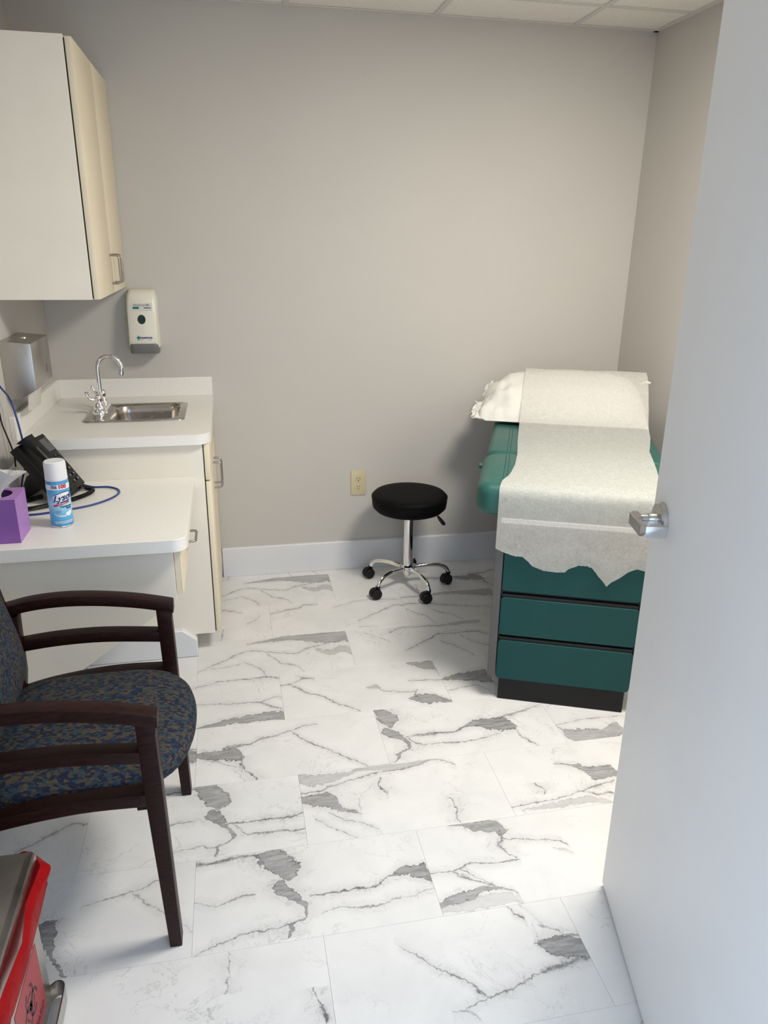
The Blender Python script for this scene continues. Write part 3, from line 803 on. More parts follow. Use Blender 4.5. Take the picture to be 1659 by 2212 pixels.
# ================================================================== CABINETS AND SINK
def pull(parent, x, y, z0, z1, dirx=0.032, mat='nickel', r=0.0042):
    """C-shaped bar pull standing up a cabinet front at x"""
    b = 0.012
    pts = [(x, y, z1), (x + dirx - b, y, z1), (x + dirx - 0.003, y, z1 - 0.003), (x + dirx, y, z1 - b), (x + dirx, y, z0 + b), (x + dirx - 0.003, y, z0 + 0.003), (x + dirx - b, y, z0), (x, y, z0)]
    return obj('handle', tube(NB(), pts, r, 10), M[mat], parent, angle=50)

t = thing('upper_cabinet', 'cream wall cabinet with two almond doors hung above the sink', 'cabinet', (0, 2.711, 1.378))
YM = 3.07
obj('body', B(0.002, 0.313, 2.711, D - 0.002, 1.378, 2.155, 0.001, 1), M['cab_side'], t)
for a, b, hy in ((2.712, YM - 0.0015, YM - 0.035), (YM + 0.0015, D - 0.002, YM + 0.035)):
    d = obj('door', B(0.3175, 0.338, a, b, 1.379, 2.150, 0.002, 2), M['cab_door'], t)
    pull(d, 0.338, hy, 1.415, 1.515)
obj('edge_gap', B(0.313, 0.3175, 2.716, D - 0.003, 1.383, 2.146), M['dark'], t, smooth=False)

t = thing('sink_cabinet', 'cream base cabinet with almond doors under the sink counter', 'cabinet', (0, 2.70, 0))
bm = NB()
for a in ((0.002, 0.638, 2.70, 2.718, 0.085, 0.870), (0.002, 0.638, D - 0.020, D - 0.002, 0.085, 0.870), (0.002, 0.020, 2.718, D - 0.020, 0.085, 0.870), (0.020, 0.638, 2.718, D - 0.020, 0.085, 0.103), (0.620, 0.638, 2.718, D - 0.020, 0.72, 0.870)):
    box(bm, *a)
obj('body', bm, M['cab_side'], t, smooth=False)
obj('toe_kick', B(0.002, 0.560, 2.7005, D - 0.002, 0.001, 0.085), M['cab_side'], t, smooth=False)
obj('edge_gap', B(0.638, 0.642, 2.706, D - 0.006, 0.09, 0.865), M['dark'], t, smooth=False)
obj('drawer_front', B(0.642, 0.662, 2.702, D - 0.004, 0.728, 0.868, 0.002, 2), M['cab_door'], t)
for a, b, hy in ((2.702, YM - 0.0015, YM - 0.035), (YM + 0.0015, D - 0.004, YM + 0.035)):
    d = obj('door', B(0.642, 0.662, a, b, 0.086, 0.722, 0.002, 2), M['cab_door'], t)
    pull(d, 0.662, hy, 0.590, 0.700)

# countertop with a hole for the sink
ZC = 0.909
def holed_slab(bm, outer, inner, z0, z1):
    def loop(pts):
        vs = [bm.verts.new((p[0], p[1], z1)) for p in pts]
        return [bm.edges.new((vs[i], vs[(i + 1) % len(vs)])) for i in range(len(vs))]
    es = loop(outer) + loop(inner)
    r = bmesh.ops.triangle_fill(bm, use_beauty=True, use_dissolve=False, edges=es)
    fs = [g for g in r['geom'] if isinstance(g, bmesh.types.BMFace)]
    e = bmesh.ops.extrude_face_region(bm, geom=fs)
    bmesh.ops.translate(bm, vec=(0, 0, z0 - z1), verts=[v for v in e['geom'] if isinstance(v, bmesh.types.BMVert)])
    return bm
def corner_round(x0, x1, y0, y1, r, n=8):
    """rectangle with only the (x1, y0) corner rounded"""
    pts = [(x0, y0)]
    for k in range(n + 1):
        a = R(-90 + 90 * k / n)
        pts.append((x1 - r + r * math.cos(a), y0 + r + r * math.sin(a)))
    return pts + [(x1, y1), (x0, y1)]
t = thing('countertop', 'white laminate sink countertop with rounded corner and backsplash', 'countertop', (0, 2.675, 0.871))
obj('top', holed_slab(NB(), corner_round(0.0, 0.670, 2.675, D, 0.055), rrect(0.205, 0.548, 2.935, 3.236, 0.03), ZC - 0.038, ZC), M['counter'], t, angle=25)
obj('backsplash', B(0.0, 0.018, 2.676, D, ZC, 0.992, 0.0015, 1), M['counter'], t)
obj('backsplash', B(0.018, 0.669, D - 0.018, D, ZC, 0.992, 0.0015, 1), M['counter'], t)

# sink
t = thing('sink', 'small rectangular stainless steel sink set in the white counter', 'sink', (0.37, 3.08, ZC))
bm = NB()
def rl(x0, x1, y0, y1, r, z): return [(a, b, z) for a, b in rrect(x0, x1, y0, y1, r, 8)]
loops(bm, [rl(0.186, 0.568, 2.915, 3.254, 0.030, ZC + 0.0005), rl(0.187, 0.567, 2.916, 3.253, 0.030, ZC + 0.004), rl(0.193, 0.561, 2.922, 3.247, 0.028, ZC + 0.006),
           rl(0.207, 0.549, 2.934, 3.238, 0.026, ZC + 0.0045), rl(0.274, 0.541, 2.942, 3.230, 0.050, ZC + 0.0035), rl(0.281, 0.535, 2.948, 3.224, 0.048, ZC - 0.004),
           rl(0.286, 0.531, 2.952, 3.220, 0.046, ZC - 0.03), rl(0.292, 0.525, 2.958, 3.214, 0.045, ZC - 0.125), rl(0.304, 0.513, 2.970, 3.202, 0.045, ZC - 0.144),
           rl(0.330, 0.487, 2.996, 3.176, 0.04, ZC - 0.150), rl(0.40, 0.42, 3.08, 3.10, 0.005, ZC - 0.152)], cap0=False)
obj('basin', bm, M['sinksteel'], t, angle=50)
obj('drain', lathe(NB(), [(0, 0), (0.040, 0), (0.038, 0.003), (0.026, 0.0015), (0.022, -0.002), (0, -0.002)], (0.41, 3.09, ZC - 0.151), 28), M['chrome'], t)

# faucet
t = thing('faucet', 'chrome gooseneck faucet with two wing handles on the sink deck', 'faucet', (0.235, 3.115, ZC + 0.004))
zf = ZC + 0.0035
bm = NB()
loops(bm, [[(a, b, zf) for a, b in rrect(0.208, 0.262, 3.030, 3.200, 0.024, 6)], [(a, b, zf + 0.012) for a, b in rrect(0.208, 0.262, 3.030, 3.200, 0.024, 6)],
           [(a, b, zf + 0.022) for a, b in rrect(0.215, 0.255, 3.037, 3.193, 0.019, 6)]])
obj('base_plate', bm, M['chrome'], t, angle=40)
cx, cy = 0.235, 3.115
arc = [(cx, cy, zf + 0.02), (cx, cy, zf + 0.10), (cx, cy, 1.082)]
ar = 0.046
for k in range(1, 15):
    a = PI - k / 14 * (PI + 0.0)
    a = PI - (k / 14) * R(196)
    arc.append((cx + ar + ar * math.cos(a), cy, 1.086 + ar * math.sin(a)))
obj('spout', tube(NB(), arc, 0.0088, 18), M['chrome'], t, angle=60)
e = Vector(arc[-1]); dr = (Vector(arc[-1]) - Vector(arc[-2])).normalized()
obj('aerator', lathe(NB(), [(0.0088, -0.004), (0.0115, -0.002), (0.0118, 0.014), (0.010, 0.016), (0, 0.016)], e, 20, dr), M['chrome'], t)
obj('spout_collar', lathe(NB(), [(0.0, 0), (0.017, 0), (0.016, 0.006), (0.0115, 0.012), (0.009, 0.02), (0, 0.02)], (cx, cy, zf + 0.02), 24), M['chrome'], t)
for hy, sg in ((3.062, -1), (3.168, 1)):
    h = obj('handle_hub', lathe(NB(), [(0, 0), (0.0235, 0), (0.0235, 0.006), (0.017, 0.018), (0.0125, 0.026), (0.0125, 0.034), (0.0145, 0.040), (0.0135, 0.050), (0.008, 0.057), (0, 0.058)], (0.235, hy, zf + 0.021), 24), M['chrome'], t)
    lv = [(0.232, hy, zf + 0.062), (0.217, hy + sg * 0.008, zf + 0.060), (0.203, hy + sg * 0.014, zf + 0.066), (0.196, hy + sg * 0.018, zf + 0.082), (0.195, hy + sg * 0.02, zf + 0.092)]
    obj('wing_lever', tube(NB(), catmull(lv, 4), [0.006] * 4 + [0.0055] * 4 + [0.006] * 4 + [0.0075] * 4 + [0.004], 10), M['chrome'], h, angle=60)

# ================================================================== WALL DISPENSERS
t = thing('soap_dispenser', 'cream plastic soap dispenser with grey push bar on the back wall', 'dispenser', (0.40, D, 1.11))
xa, xb = 0.338, 0.462
def sring(z, dep, r): return [(x, D - dep + max(0, (abs(x - 0.40) - 0.052)) ** 2 * 60, z) for x in ()]
bm = NB()
prof = [(1.135, 0.098), (1.150, 0.108), (1.17, 0.108), (1.22, 0.099), (1.28, 0.087), (1.33, 0.077), (1.352, 0.068), (1.364, 0.052), (1.370, 0.030)]
rings = []
for z, dep in prof:
    gx_ = 0.0 if z < 1.34 else (z - 1.34) * 0.35
    o = [(xa + gx_, D - 0.0005), (xa + gx_, D - dep + 0.016), (xa + gx_ + 0.005, D - dep + 0.005), (xa + gx_ + 0.016, D - dep)]
    o += [(2 * 0.40 - a, b) for a, b in reversed(o)]
    rings.append([(a, b, z) for a, b in o])
loops(bm, rings)
obj('housing', bm, M['soap'], t, angle=40)
bm = NB()
rings = []
for z, dep in ((1.110, 0.094), (1.113, 0.103), (1.135, 0.1105), (1.150, 0.1115), (1.153, 0.109)):
    o = [(xa + 0.004, D - 0.02), (xa + 0.004, D - dep + 0.012), (xa + 0.012, D - dep + 0.002), (xa + 0.022, D - dep)]
    o += [(0.80 - a, b) for a, b in reversed(o)]
    rings.append([(a, b, z) for a, b in o])
loops(bm, rings)
obj('push_bar', bm, M['soap_bar'], t, angle=40)
# things on the sloping front face: helper frame
fz = Vector((0, (0.099 - 0.077) / (1.33 - 1.22), 1)).normalized()       # up along the face
fn = Vector((0, -1, (0.099 - 0.077) / (1.33 - 1.22) * -1)).normalized()
fn = Vector((1, 0, 0)).cross(fz).normalized()
def on_face(bm, x, z, off):
    dep = 0.099 - (z - 1.22) * 0.2
    p = Vector((x, D - dep, z)) + fn * off
    m = Matrix.Identity(4)
    for i in range(3):
        m[i][0] = (1, 0, 0)[i]; m[i][1] = fz[i]; m[i][2] = fn[i]; m[i][3] = p[i]
    bm.transform(m)
    return bm
wn_ = lathe(NB(), [(0, 0), (0.0155, 0), (0.015, 0.0015), (0, 0.002)], (0, 0, 0), 28)
wn_.transform(Matrix.Diagonal((1.05, 1.25, 1, 1)))
obj('window', on_face(wn_, 0.398, 1.252, 0.0003), M['soap_window'], t)
lb = obj('label', on_face(B(-0.043, 0.043, -0.0155, 0.0155, 0, 0.0004), 0.400, 1.302, 0.0004), M['sticker'], t, smooth=False)
obj('lettering', on_face(text_mesh('AloeGuard\u00ae', 0.0125), 0.400, 1.3095, 0.0010), M['ink_black'], lb, smooth=False)
obj('green_mark', on_face(B(-0.0125, 0.0125, -0.0045, 0.0045, 0, 0.0004), 0.378, 1.2985, 0.0010), M['ink_green'], lb, smooth=False)
obj('lettering', on_face(text_mesh('HealthLink', 0.0065, bold=0.0003), 0.424, 1.2985, 0.0010), M['ink_black'], lb, smooth=False)
g = obj('emblem', on_face(box(B(-0.008, 0.008, -0.0026, 0.0026, 0, 0.0004), -0.0026, 0.0026, -0.008, 0.008, 0, 0.00045), 0.381, 1.178, 0.0006), M['ink_green'], t, smooth=False, label='green cross emblem')
obj('lettering', on_face(text_mesh('HealthLink', 0.0112, bold=0.0003), 0.4125, 1.178, 0.0008), M['ink_navy'], t, smooth=False)
obj('small_print', on_face(box(B(-0.029, -0.005, -0.0006, 0.0006, 0, 0.0003), 0.014, 0.029, -0.0006, 0.0006, 0, 0.0003), 0.405, 1.1695, 0.0008), M['ink_grey'], t, smooth=False)

t = thing('towel_dispenser', 'brushed steel paper towel dispenser on the wall beside the sink', 'dispenser', (0, 2.82, 1.05))
prof = [(0.0, 1.247), (0.100, 1.237), (0.100, 1.082), (0.045, 1.050), (0.0, 1.050)]
obj('cabinet', prism(NB(), prof, 'y', 2.694, 2.955, 0.002, 2), M['steel'], t)
obj('thumb_lock', lathe(NB(), [(0, 0), (0.011, 0), (0.010, 0.003), (0, 0.0035)], (0.05, 2.82, 1.2418), 20), M['chrome'], t)
obj('refill_slot', B(0.0995, 0.1003, 2.880, 2.884, 1.115, 1.142), M['dark'], t, smooth=False)
def sheet(bm, f, nu, nv, th=0.0006):
    g = [[bm.verts.new(f(i / nu, j / nv)) for j in range(nv + 1)] for i in range(nu + 1)]
    for i in range(nu):
        for j in range(nv):
            bm.faces.new((g[i][j], g[i + 1][j], g[i + 1][j + 1], g[i][j + 1]))
    bmesh.ops.recalc_face_normals(bm, faces=bm.faces[:])
    bmesh.ops.solidify(bm, geom=bm.faces[:], thickness=th)
    return bm
solo('paper_towel', sheet(NB(), lambda a, b: (0.062 + 0.010 * math.sin(3 * a) - 0.010 * b, 2.735 + 0.185 * a, 1.066 - 0.066 * b * (1.0 + 0.10 * a)), 10, 6), M['towel'],
     'folded white paper towel hanging out of the steel dispenser', 'paper towel', (0.05, 2.82, 1.0))

# ================================================================== DESK AND WHAT STANDS ON IT
ZD = 0.745
t = thing('desk', 'white laminate desk shelf with rounded corner fixed to the wall', 'desk', (0, 2.38, 0))
bm = NB()
prism(bm, corner_round(0.0, 0.602, 2.068, 2.699, 0.045), 'z', ZD - 0.040, ZD, 0.001, 1)
obj('desktop', bm, M['counter'], t, angle=25)
struct('trim_3', B(0.0005, 0.018, 2.069, 2.699, ZD + 0.0005, 0.838, 0.0015, 1), M['counter'], 'white laminate backsplash strip along the wall behind the desk')
gp = [(0.016, 0.704), (0.556, 0.704), (0.556, 0.552)]
for k in range(6):
    a = R(0 - 12 * k); gp.append((0.530 + 0.026 * math.cos(a), 0.545 + 0.026 * math.sin(a) - 0.012))
gp += [(0.529, 0.508), (0.257, 0.310), (0.016, 0.13)]
obj('support_panel', prism(NB(), gp, 'y', 2.118, 2.137, 0.0008, 1), M['cab_side'], t, angle=25)
dw = obj('drawer', B(0.557, 0.578, 2.120, 2.660, 0.545, 0.702, 0.0015, 1), M['cab_door'], t, label='almond drawer front under the desk')
pts = [(0.578, 2.350, 0.625), (0.600, 2.350, 0.625), (0.607, 2.353, 0.625), (0.610, 2.360, 0.625), (0.610, 2.440, 0.625), (0.607, 2.447, 0.625), (0.600, 2.450, 0.625), (0.578, 2.450, 0.625)]
obj('handle', tube(NB(), pts, 0.0042, 10), M['nickel'], dw, angle=50)
obj('drawer_box', B(0.15, 0.557, 2.16, 2.62, 0.56, 0.690), M['cab_side'], dw, smooth=False)

# telephone -----------------------------------------------------------------
t = thing('telephone', 'black desk telephone tilted on its stand with coiled handset cord', 'telephone', (0.146, 2.535, ZD + 0.0012), R(-14))
# local: x to the right of the picture, y away; face plane tilts from lower right to upper left
ang = R(54)
ax = Vector((-math.cos(ang), 0, math.sin(ang)))           # up along the face
nx = Vector((math.sin(ang), 0, math.cos(ang)))            # out of the face
o0 = Vector((0.068, 0, 0.022))
def face_frame(a, y, n):
    p = o0 + ax * a + Vector((0, y, 0)) + nx * n
    m = Matrix.Identity(4)
    for i in range(3):
        m[i][0] = (0, 1, 0)[i]; m[i][1] = ax[i]; m[i][2] = nx[i]; m[i][3] = p[i]
    return m
def fbox(y0, y1, a0, a1, n0, n1, bev=0.0):
    bm = B(y0, y1, a0, a1, n0, n1, bev, 2)
    bm.transform(face_frame(0, 0, 0))
    return bm
obj('base', fbox(-0.085, 0.095, 0.0, 0.215, -0.034, 0.0, 0.004), M['black_plastic'], t, local=True)
scr = obj('screen', fbox(0.005, 0.085, 0.150, 0.200, 0.0, 0.002, 0.0005), M['screen'], t, local=True)
for r_ in range(4):
    for c_ in range(3):
        yk, ak = 0.012 + 0.026 * c_, 0.022 + 0.022 * r_
        kx = obj('key', fbox(yk, yk + 0.016, ak, ak + 0.011, 0.0, 0.003, 0.001), M['key'], t, local=True)
        obj('key_mark', fbox(yk + 0.006, yk + 0.011, ak + 0.003, ak + 0.008, 0.003, 0.0032), M['keymark'], kx, local=True, smooth=False)
for c_ in range(4):
    obj('line_key', fbox(0.010 + 0.02 * c_, 0.024 + 0.02 * c_, 0.125, 0.134, 0.0, 0.003, 0.001), M['key'], t, local=True)
hs_ = [(-0.055, 0.006, 0.020), (-0.055, 0.030, 0.034), (-0.055, 0.075, 0.040), (-0.055, 0.140, 0.040), (-0.055, 0.190, 0.034), (-0.055, 0.222, 0.022)]
fm = face_frame(0, 0, 0)
bm = NB()
hp = catmull(hs_, 5)
rings = []
for i, p in enumerate(hp):
    s = i / (len(hp) - 1)
    wd = 0.020 + 0.007 * (abs(2 * s - 1) ** 3); th = 0.012 + 0.010 * (abs(2 * s - 1) ** 4)
    rings.append([fm @ Vector((p.x + q[0] * wd, p.y, p.z + q[1] * th)) for q in ((-1, -0.7), (-0.8, -1), (0.8, -1), (1, -0.7), (1, 0.5), (0.7, 1), (-0.7, 1), (-1, 0.5))])
loops(bm, rings)
obj('handset', bm, M['black_plastic'], t, local=True, angle=45)
obj('handset_cradle', fbox(-0.078, -0.032, 0.03, 0.06, 0.0, 0.014, 0.003), M['black_plastic'], t, local=True)
bm = NB()
loops(bm, [[(-0.035, -0.07, 0.10), (-0.035, 0.08, 0.10), (-0.050, 0.08, 0.090), (-0.050, -0.07, 0.090)], [(-0.078, -0.07, 0.001), (-0.078, 0.08, 0.001), (-0.093, 0.08, 0.001), (-0.093, -0.07, 0.001)]])
obj('stand', bm, M['black_plastic'], t, local=True)
obj('front_foot', B(0.036, 0.058, -0.07, 0.08, 0.0005, 0.030, 0.003, 2), M['black_plastic'], t, local=True)
cz = ZD + 0.0095
cpath = catmull([(0.205, 2.575, cz + 0.012), (0.240, 2.588, cz), (0.266, 2.560, cz), (0.250, 2.512, cz), (0.200, 2.455, cz), (0.150, 2.420, cz), (0.095, 2.394, cz), (0.060, 2.396, cz), (0.050, 2.425, cz), (0.062, 2.470, cz), (0.090, 2.500, cz), (0.115, 2.500, cz + 0.006)], 14)
fr = frames(cpath)
hel = []
tot = [0.0]
for i in range(1, len(fr)): tot.append(tot[-1] + (fr[i][0] - fr[i - 1][0]).length)
turns = int(tot[-1] / 0.0046); nseg = turns * 7
for s in range(nseg + 1):
    L_ = tot[-1] * s / nseg
    i = 0
    while i < len(tot) - 2 and tot[i + 1] < L_: i += 1
    f_ = (L_ - tot[i]) / max(1e-9, tot[i + 1] - tot[i])
    p = fr[i][0].lerp(fr[i + 1][0], f_); a = 2 * PI * turns * s / nseg
    hel.append(p + (fr[i][2] * math.cos(a) + fr[i][3] * math.sin(a)) * 0.0058)
obj('coiled_cord', tube(NB(), hel, 0.0019, 5), M['black_plastic'], t, angle=80)

# blue network cable
cb = [(0.012, 2.470, 1.210), (0.022, 2.500, 1.165), (0.030, 2.533, 1.124), (0.034, 2.600, 1.072), (0.046, 2.600, 1.010), (0.054, 2.600, 0.930), (0.054, 2.602, 0.880), (0.046, 2.605, 0.830), (0.030, 2.620, 0.790), (0.0235, 2.610, 0.760), (0.0225, 2.560, ZD + 0.0045),
      (0.0225, 2.480, ZD + 0.004), (0.026, 2.395, ZD + 0.004), (0.050, 2.365, ZD + 0.004), (0.090, 2.352, ZD + 0.004), (0.142, 2.355, ZD + 0.004), (0.232, 2.388, ZD + 0.004), (0.290, 2.422, ZD + 0.004), (0.336, 2.475, ZD + 0.004), (0.355, 2.530, ZD + 0.004), (0.345, 2.575, ZD + 0.004), (0.314, 2.604, ZD + 0.004), (0.288, 2.609, ZD + 0.004), (0.262, 2.612, ZD + 0.004), (0.236, 2.630, ZD + 0.004), (0.205, 2.662, ZD + 0.004), (0.165, 2.676, ZD + 0.004)]
solo('network_cable', tube(NB(), catmull(cb, 8), 0.0032, 8), M['cable_blue'], 'thin blue network cable looping over the desk from the wall', 'cable', (0.03, 2.55, ZD), angle=80)
wb = [(0.006, 2.43, 1.25), (0.005, 2.47, 1.18), (0.006, 2.520, 1.10), (0.007, 2.560, 1.04), (0.006, 2.575, 0.99), (0.024, 2.58, 0.90), (0.024, 2.585, 0.842)]
solo('power_cord', tube(NB(), catmull(wb, 6), 0.0025, 6), M['black_plastic'], 'thin black cord running down the wall behind the telephone', 'cable', (0.006, 2.52, 0.842), angle=80)

# spray can -----------------------------------------------------------------
SC = Vector((0.224, 2.256, ZD + 0.0006))
t = thing('spray_can', 'blue and white disinfectant spray can with white cap', 'spray can', SC)
cr = 0.0325
obj('can', lathe(NB(), [(0, 0.001), (0.030, 0.0), (0.0325, 0.003), (0.0320, 0.006), (cr, 0.009), (cr, 0.140), (0.031, 0.144), (0.030, 0.147), (0, 0.147)], SC, 48), M['can_paint'], t)
obj('rim', lathe(NB(), [(0.0300, 0.0), (0.0331, 0.0012), (0.0334, 0.003), (0.0328, 0.0048), (0.030, 0.0048)], SC, 48), M['chrome'], t)
obj('cap', lathe(NB(), [(0.0, 0.1465), (0.0316, 0.1465), (0.0322, 0.149), (0.0316, 0.156), (0.0312, 0.195), (0.0303, 0.2015), (0.0275, 0.204), (0.0, 0.2045)], SC, 48), M['white_plastic'], t)
FA = math.atan2(-0.0511 - SC.y, 0.7626 - SC.x) + R(9)         # the front of the label
def wrap(bm, z, off=0.0004, tilt=0.0, dx=0.0):
    """bends a flat x-y drawing round the can; x runs to the right of the reader"""
    for v in bm.verts:
        x, y, d = v.co.x + dx, v.co.y, v.co.z
        y += tilt * x
        a = FA + x / cr
        rr_ = cr + off + d
        v.co = Vector((SC.x + rr_ * math.cos(a), SC.y + rr_ * math.sin(a), SC.z + z + y))
    return bm
def patch(x0, x1, y0f, y1f, n=20):
    bm = NB()
    top = [bm.verts.new((x0 + (x1 - x0) * i / n, y1f(i / n), 0)) for i in range(n + 1)]
    bot = [bm.verts.new((x0 + (x1 - x0) * i / n, y0f(i / n), 0)) for i in range(n + 1)]
    for i in range(n): bm.faces.new((bot[i], bot[i + 1], top[i + 1], top[i]))
    return bm
obj('white_band', wrap(patch(-0.095, 0.095, lambda s: -0.0085, lambda s: 0.0075, 60), 0.1285, 0.00025), M['ink_white'], t, recalc=False)
obj('lettering', wrap(text_mesh('KILLS', 0.0072, bold=0.0002), 0.1322, 0.0006, dx=-0.0165), M['ink_navy'], t, smooth=False)
obj('lettering', wrap(text_mesh('OVER', 0.0072, bold=0.0002), 0.1262, 0.0006, dx=-0.016), M['ink_navy'], t, smooth=False)
obj('lettering', wrap(text_mesh('100', 0.0165, bold=0.0009), 0.1290, 0.0006, dx=0.0075), M['ink_red'], t, smooth=False)
obj('logo_panel', wrap(patch(-0.022, 0.028, lambda s: -0.013 + 0.007 * s, lambda s: 0.008 + 0.010 * math.sin(s * 2.2), 24), 0.093, 0.0003), M['ink_white'], t, recalc=False)
obj('logo_arc', wrap(patch(-0.022, 0.028, lambda s: 0.0075 + 0.010 * math.sin(s * 2.2), lambda s: 0.0095 + 0.0103 * math.sin(s * 2.2), 24), 0.093, 0.0005), M['ink_navy'], t, recalc=False)
obj('lettering', wrap(text_mesh('Lysol', 0.0265, shear=0.35, bold=0.0008), 0.0935, 0.0007, tilt=0.16, dx=0.004), M['ink_navy'], t, smooth=False)
obj('red_ribbon', wrap(patch(-0.024, 0.024, lambda s: -0.004, lambda s: 0.0018, 24), 0.0760, 0.0005, tilt=0.20), M['ink_red'], t, recalc=False)
obj('lettering', wrap(text_mesh('KILLS 99.9%', 0.0045), 0.0752, 0.0008, tilt=0.20), M['ink_white'], t, smooth=False)
obj('navy_ribbon', wrap(patch(-0.004, 0.026, lambda s: -0.0013, lambda s: 0.0020, 16), 0.0805, 0.0005, tilt=0.16), M['ink_navy'], t, recalc=False)
obj('lettering', wrap(text_mesh('Disinfectant', 0.0078, bold=0.0002), 0.0665, 0.0006, dx=0.013), M['ink_navy'], t, smooth=False)
obj('lettering', wrap(text_mesh('Spray', 0.0078, bold=0.0002), 0.0605, 0.0006, dx=0.020), M['ink_navy'], t, smooth=False)
for i in range(3):
    obj('small_print', wrap(patch(-0.018, -0.003, lambda s: -0.0006, lambda s: 0.0006, 8), 0.0545 - 0.003 * i, 0.0005), M['ink_grey'], t, recalc=False)
    obj('small_print', wrap(patch(-0.026, 0.030, lambda s: -0.0006, lambda s: 0.0006, 16), 0.020 - 0.0032 * i, 0.0005), M['ink_white'], t, recalc=False)
obj('white_swirl', wrap(patch(-0.026, 0.026, lambda s: -0.010 * math.sin(PI * s) ** 0.7 - 0.001, lambda s: -0.010 * math.sin(PI * s) ** 0.7 + 0.0014 + 0.002 * s, 24), 0.046, 0.0004), M['ink_white'], t, recalc=False)
obj('white_wipe', wrap(patch(0.008, 0.028, lambda s: -0.008 * (1 - abs(2 * s - 1)) - 0.001, lambda s: 0.003 + 0.006 * s, 12), 0.043, 0.00055), M['ink_white'], t, recalc=False)

# tissue box ----------------------------------------------------------------
t = thing('tissue_box', 'purple cube tissue box on the white desk', 'tissue box', (0.079, 2.176, ZD))
x0, x1, y0, y1 = 0.0205, 0.137, 2.117, 2.234
z0, z1 = ZD + 0.0008, ZD + 0.132
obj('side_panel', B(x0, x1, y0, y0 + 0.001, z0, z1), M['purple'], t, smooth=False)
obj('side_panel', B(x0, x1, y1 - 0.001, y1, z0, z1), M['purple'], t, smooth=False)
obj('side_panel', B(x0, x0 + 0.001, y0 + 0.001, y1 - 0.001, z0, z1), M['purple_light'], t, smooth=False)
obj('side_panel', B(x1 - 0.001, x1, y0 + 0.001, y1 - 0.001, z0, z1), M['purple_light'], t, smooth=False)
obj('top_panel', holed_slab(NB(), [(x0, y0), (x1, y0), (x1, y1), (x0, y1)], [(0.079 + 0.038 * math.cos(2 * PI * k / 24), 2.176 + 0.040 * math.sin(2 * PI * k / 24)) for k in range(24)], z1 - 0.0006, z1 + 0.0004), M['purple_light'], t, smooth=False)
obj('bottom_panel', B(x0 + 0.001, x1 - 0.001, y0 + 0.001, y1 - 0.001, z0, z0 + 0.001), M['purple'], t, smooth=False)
def tis(a, b):
    ph = a * 2 * PI
    fold = 1 + 0.22 * math.sin(3 * ph + 1) + 0.14 * math.sin(7 * ph)
    r_ = (0.008 + 0.030 * max(0, b - 0.25)) * fold
    lean = 0.030 * b * b
    q = max(0, b - 0.28)
    return (0.078 + r_ * math.cos(ph) * (0.9 + 1.5 * q) + 0.006 * q, 2.172 + r_ * math.sin(ph) * (1.0 + 1.2 * q), z1 - 0.03 + 0.115 * b + 0.040 * math.sin(ph + 4.2) * q + 0.008 * math.sin(3 * ph) * q)
bm = NB()
sheet(bm, tis, 40, 12, 0.0004)
solo('tissue', bm, M['tissue'], 'crumpled white tissue sticking out of the purple box', 'tissue', (0.079, 2.176, z1 - 0.03), angle=70)

# ================================================================== ARMCHAIR
t = thing('armchair', 'dark wooden armchair with blue and brown patterned seat', 'chair', (0.33, 1.614, 0))
arm_top = [(0.128, 0.664), (0.2, 0.680), (0.272, 0.686), (0.343, 0.684), (0.415, 0.676), (0.489, 0.663), (0.568, 0.643)]
mid_top = [(0.150, 0.560), (0.255, 0.571), (0.378, 0.572), (0.526, 0.558)]
seat_top = [(0.130, 0.405), (0.234, 0.431), (0.388, 0.449), (0.530, 0.446)]
def band(pts, th, n=5):
    c = catmull([(p[0], 0, p[1]) for p in pts], n)
    top = [(p.x, p.z) for p in c]
    return [(x, z - th) for x, z in top] + list(reversed(top))
front_leg = [(0.543, 0.0), (0.571, 0.0), (0.567, 0.25), (0.5635, 0.483), (0.5615, 0.596), (0.564, 0.6165), (0.522, 0.6265), (0.523, 0.58), (0.527, 0.417), (0.534, 0.238)]
rear_leg = [(0.0, 0.0), (0.034, 0.0), (0.100, 0.18), (0.148, 0.33), (0.166, 0.46), (0.172, 0.640), (0.130, 0.630), (0.122, 0.46), (0.105, 0.34), (0.06, 0.18)]
for ya, yb in ((1.333, 1.372), (1.856, 1.895)):
    obj('leg', prism(NB(), front_leg, 'y', ya, yb, 0.0025, 2), M['wood'], t)
    obj('leg', prism(NB(), rear_leg, 'y', ya, yb, 0.0025, 2), M['wood'], t)
    obj('armrest', prism(NB(), band(arm_top, 0.029), 'y', ya - 0.001, yb + 0.001, 0.0025, 2), M['wood'], t)
    obj('side_rail', prism(NB(), band(mid_top, 0.030), 'y', ya + 0.001, yb - 0.001, 0.002, 2), M['wood'], t)
    obj('seat_rail', prism(NB(), band(seat_top, 0.031), 'y', ya + 0.001, yb - 0.001, 0.002, 2), M['wood'], t)
obj('cross_rail', B(0.12, 0.145, 1.372, 1.856, 0.375, 0.412, 0.002, 1), M['wood'], t)
obj('cross_rail', B(0.500, 0.525, 1.372, 1.856, 0.375, 0.405, 0.002, 1), M['wood'], t)
